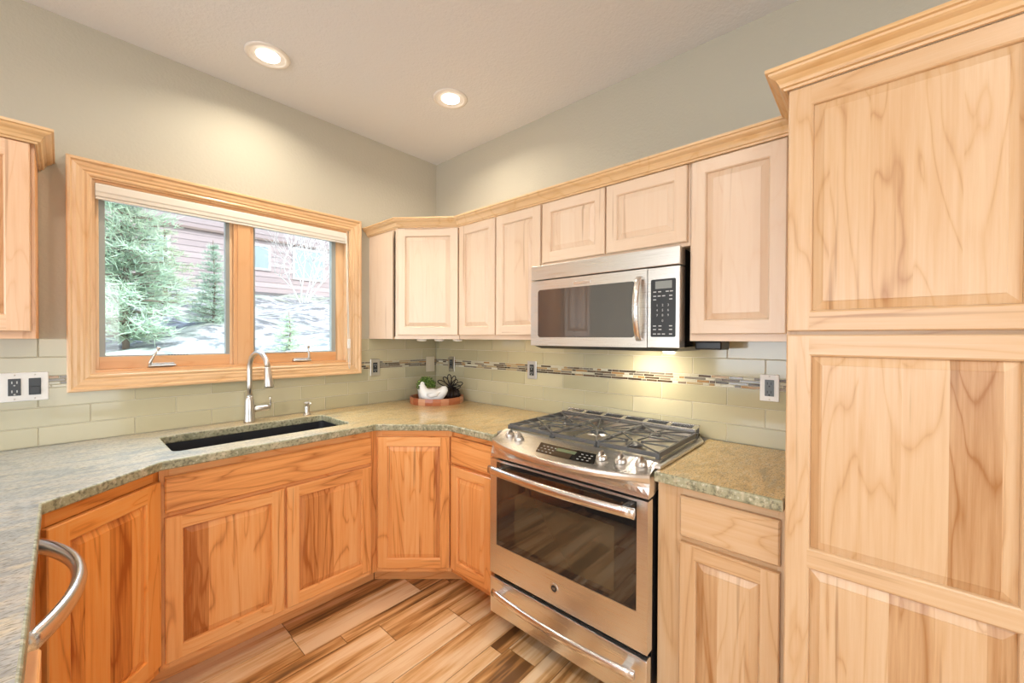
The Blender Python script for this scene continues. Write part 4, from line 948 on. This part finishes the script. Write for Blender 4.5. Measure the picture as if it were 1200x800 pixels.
# ------------------------------------------------------------------ outside
def groundmat():
    m, nt, b = newmat('thawing_hillside'); L = nt.links.new
    tc = N(nt, 'ShaderNodeTexCoord'); a = N(nt, 'ShaderNodeTexNoise'); a.inputs['Scale'].default_value = 3.2; a.inputs['Detail'].default_value = 8; a.inputs['Roughness'].default_value = 0.7; L(tc.outputs['Object'], a.inputs['Vector'])
    c = N(nt, 'ShaderNodeTexNoise'); c.inputs['Scale'].default_value = 0.8; c.inputs['Detail'].default_value = 4; L(tc.outputs['Object'], c.inputs['Vector'])
    col = ramp(nt, a.outputs[0], [(0.42, (0.22,0.24,0.25)), (0.48, (0.42,0.44,0.46)), (0.54, (0.72,0.74,0.77))])
    col = mix(nt, ramp(nt, c.outputs[0], [(0.5, (0,0,0)), (0.62, (0.6,0.6,0.6))]), col, (0.50,0.62,0.42))
    L(col, b.inputs['Base Color']); b.inputs['Roughness'].default_value = 0.9
    return m
def gz(x, y): return 0.72 + 0.168*(y-3.0) + 0.10*math.sin(x*1.3+y*0.7)*0.8 + 0.06*math.sin(x*3.1-y*2.2)
mb = MB(); rows = []
for i in range(60):
    y = 2.9+i*0.32; rows.append([(x, y, gz(x, y)+random.uniform(-0.03,0.03)) for x in (-8+0.35*j for j in range(70))])
mb.grid(rows, smooth=True); tag(mb.build('hillside_ground', groundmat()), kind='structure')
# neighbouring house
HY = 16.5
hs = empty('house', (3.0, HY, 3.0), 0, 'brown wood-sided neighbouring house up the hill outside the window', 'house')
SID = toned('siding_boards', [(0,(0.42,0.36,0.38)),(1,(0.54,0.47,0.49))], 0.8)
mb = MB(); z = 0.0; i = 0
while z < 5.0:
    mb.add([(-9,0,z),(9,0,z),(9,0.02,z+0.19),(-9,0.02,z+0.19),(9,0.03,z),(-9,0.03,z)], [(0,1,2,3),(0,5,4,1)], 0, random.random()); z += 0.19
mb.box(-9, 9, 0.031, 3, -1.5, 5.0, 0, 0.5); mb.build('wall', SID, hs)
mb = MB().box(-9, 9, -0.03, 0.03, -1.2, -0.01); mb.build('foundation', simple('foundation', (0.20,0.20,0.21), 0.9), hs)
mb = MB().box(-1.2, 9, -0.10, 0.0, 1.86, 1.93); mb.build('fascia_board', simple('fascia', (0.28,0.22,0.20), 0.7), hs)
WINF = simple('outside_window_frame', (0.75,0.76,0.76), 0.5); WING = simple('outside_window_glass', (0.35,0.46,0.52), 0.1)
for (x0, x1, z0, z1) in ((-1.26,-0.78,0.74,1.48),(1.58,2.05,0.86,1.64),(2.95,4.0,0.65,1.73)):
    fo = MB().box(x0-0.07, x0, -0.04, 0.02, z0-0.07, z1+0.07).box(x1, x1+0.07, -0.04, 0.02, z0-0.07, z1+0.07).box(x0, x1, -0.04, 0.02, z0-0.07, z0).box(x0, x1, -0.04, 0.02, z1, z1+0.07).build('window_frame', WINF, hs)
    MB().box(x0, x1, -0.02, 0.0, z0, z1).build('window_pane', WING, fo)
mb = MB(); mb.add([(-9.5,-0.7,4.95),(9.5,-0.7,4.95),(9.5,3.4,6.6),(-9.5,3.4,6.6),(-9.5,-0.7,5.05),(9.5,-0.7,5.05),(9.5,3.4,6.7),(-9.5,3.4,6.7)], [(0,1,2,3),(4,7,6,5),(0,4,5,1),(1,5,6,2),(2,6,7,3),(3,7,4,0)]); mb.build('roof', simple('roof_shingle', (0.20,0.18,0.17), 0.9), hs)

NEED = [toned('needles_%d' % i, [(0,(c[0]*0.75,c[1]*0.75,c[2]*0.75)),(1,c)], 0.7) for i, c in enumerate(((0.58,0.74,0.56),(0.62,0.78,0.54),(0.58,0.76,0.62)))]
BARK = simple('bark', (0.30,0.24,0.20), 0.9)
def conifer(x, y, h, r, nlev, label, mi, seed, open_=0.0, group=None):
    rnd = random.Random(seed); z0 = gz(x, y)-0.05
    t = empty('conifer_tree', (x,y,z0), 0, label, 'tree', group)
    MB().tube([(0,0,0),(0.02,0,h*0.5),(0,0,h)], [r*0.055,r*0.035,0.006], 8).build('trunk', BARK, t)
    mb = MB(); bb = MB()
    for l in range(nlev):
        f = l/nlev; zc = h*(0.06+0.92*f); rr = r*(1-f)**0.85*(1 if l % 2 else 0.88)+0.03; nb = max(5, int(11*(1-f)+4))
        for b_ in range(nb):
            if rnd.random() < open_: continue
            a_ = 2*PI*b_/nb + rnd.uniform(-0.3,0.3)+l; L_ = rr*rnd.uniform(0.7,1.1); d = Vector((math.cos(a_), math.sin(a_), rnd.uniform(-0.15,0.25))).normalized()
            e_ = d*L_; bb.tube([(0,0,zc), (e_.x*0.5,e_.y*0.5,zc+e_.z*0.5), (e_.x,e_.y,zc+e_.z)], [0.012*h/2.5,0.007*h/2.5,0.002], 4)
            ns = int(10+26*L_)
            for k in range(ns):
                u = (k+1)/ns; p = Vector((0,0,zc))+e_*u + Vector((rnd.uniform(-1,1),rnd.uniform(-1,1),rnd.uniform(-1,1)))*0.05*(h/2.5)
                for q in range(5):
                    dd = (d*0.9+Vector((rnd.uniform(-1,1),rnd.uniform(-1,1),rnd.uniform(-0.5,1)))).normalized(); sd_ = dd.orthogonal().normalized()*0.0055*(h/2.5)**0.5
                    ll = rnd.uniform(0.05,0.11)*(h/2.5)**0.7; mb.add([p-sd_, p+sd_, p+dd*ll+sd_*0.3, p+dd*ll-sd_*0.3], [(0,1,2,3)], 0, rnd.random())
    mb.build('needles', NEED[mi], t); bb.build('branch', BARK, t); return t
conifer(0.50, 6.5, 3.6, 0.62, 24, 'large pale green conifer filling the left of the window view', 0, 1, 0.3)
conifer(1.545, 7.5, 1.30, 0.32, 14, 'slim young conifer just left of the window mullion', 2, 2, 0.15)
conifer(1.25, 9.6, 1.5, 0.8, 10, 'low spreading conifer behind the large one outside', 1, 3, 0.2)
conifer(2.02, 5.8, 0.55, 0.26, 10, 'small conifer seedling outside the right pane', 1, 4, 0.2)
# bare shrub
shb = empty('bare_shrub', (5.15, 13.5, gz(5.15, 13.5)-0.05), 0, 'bare pale-branched shrub outside the right pane', 'shrub')
TW = simple('pale_twig', (0.88,0.87,0.86), 0.8); rnd = random.Random(11)
def grow(mb, p, d, L_, r, depth):
    pts = [p]; q = Vector(p); dd = Vector(d)
    for i in range(4):
        dd = (dd+Vector((rnd.uniform(-1,1),rnd.uniform(-1,1),rnd.uniform(-0.6,0.8)))*0.22).normalized(); q = q+dd*L_/4; pts.append(q.copy())
    mb.tube(pts, [r*(1-0.12*i) for i in range(5)], 5)
    if depth:
        for i in range(3 if depth > 1 else 4):
            b_ = pts[rnd.choice((2,3,4))]; nd = (dd+Vector((rnd.uniform(-1,1),rnd.uniform(-1,1),rnd.uniform(-0.5,0.9)))*0.9).normalized(); grow(mb, b_, nd, L_*rnd.uniform(0.55,0.8), r*0.6, depth-1)
for i in range(5):
    mb = MB(); a_ = 2*PI*i/5; grow(mb, Vector((0.05*math.cos(a_),0.05*math.sin(a_),0)), Vector((0.45*math.cos(a_),0.3*math.sin(a_),1)).normalized(), 1.25, 0.030, 4); mb.build('stem', TW, shb)
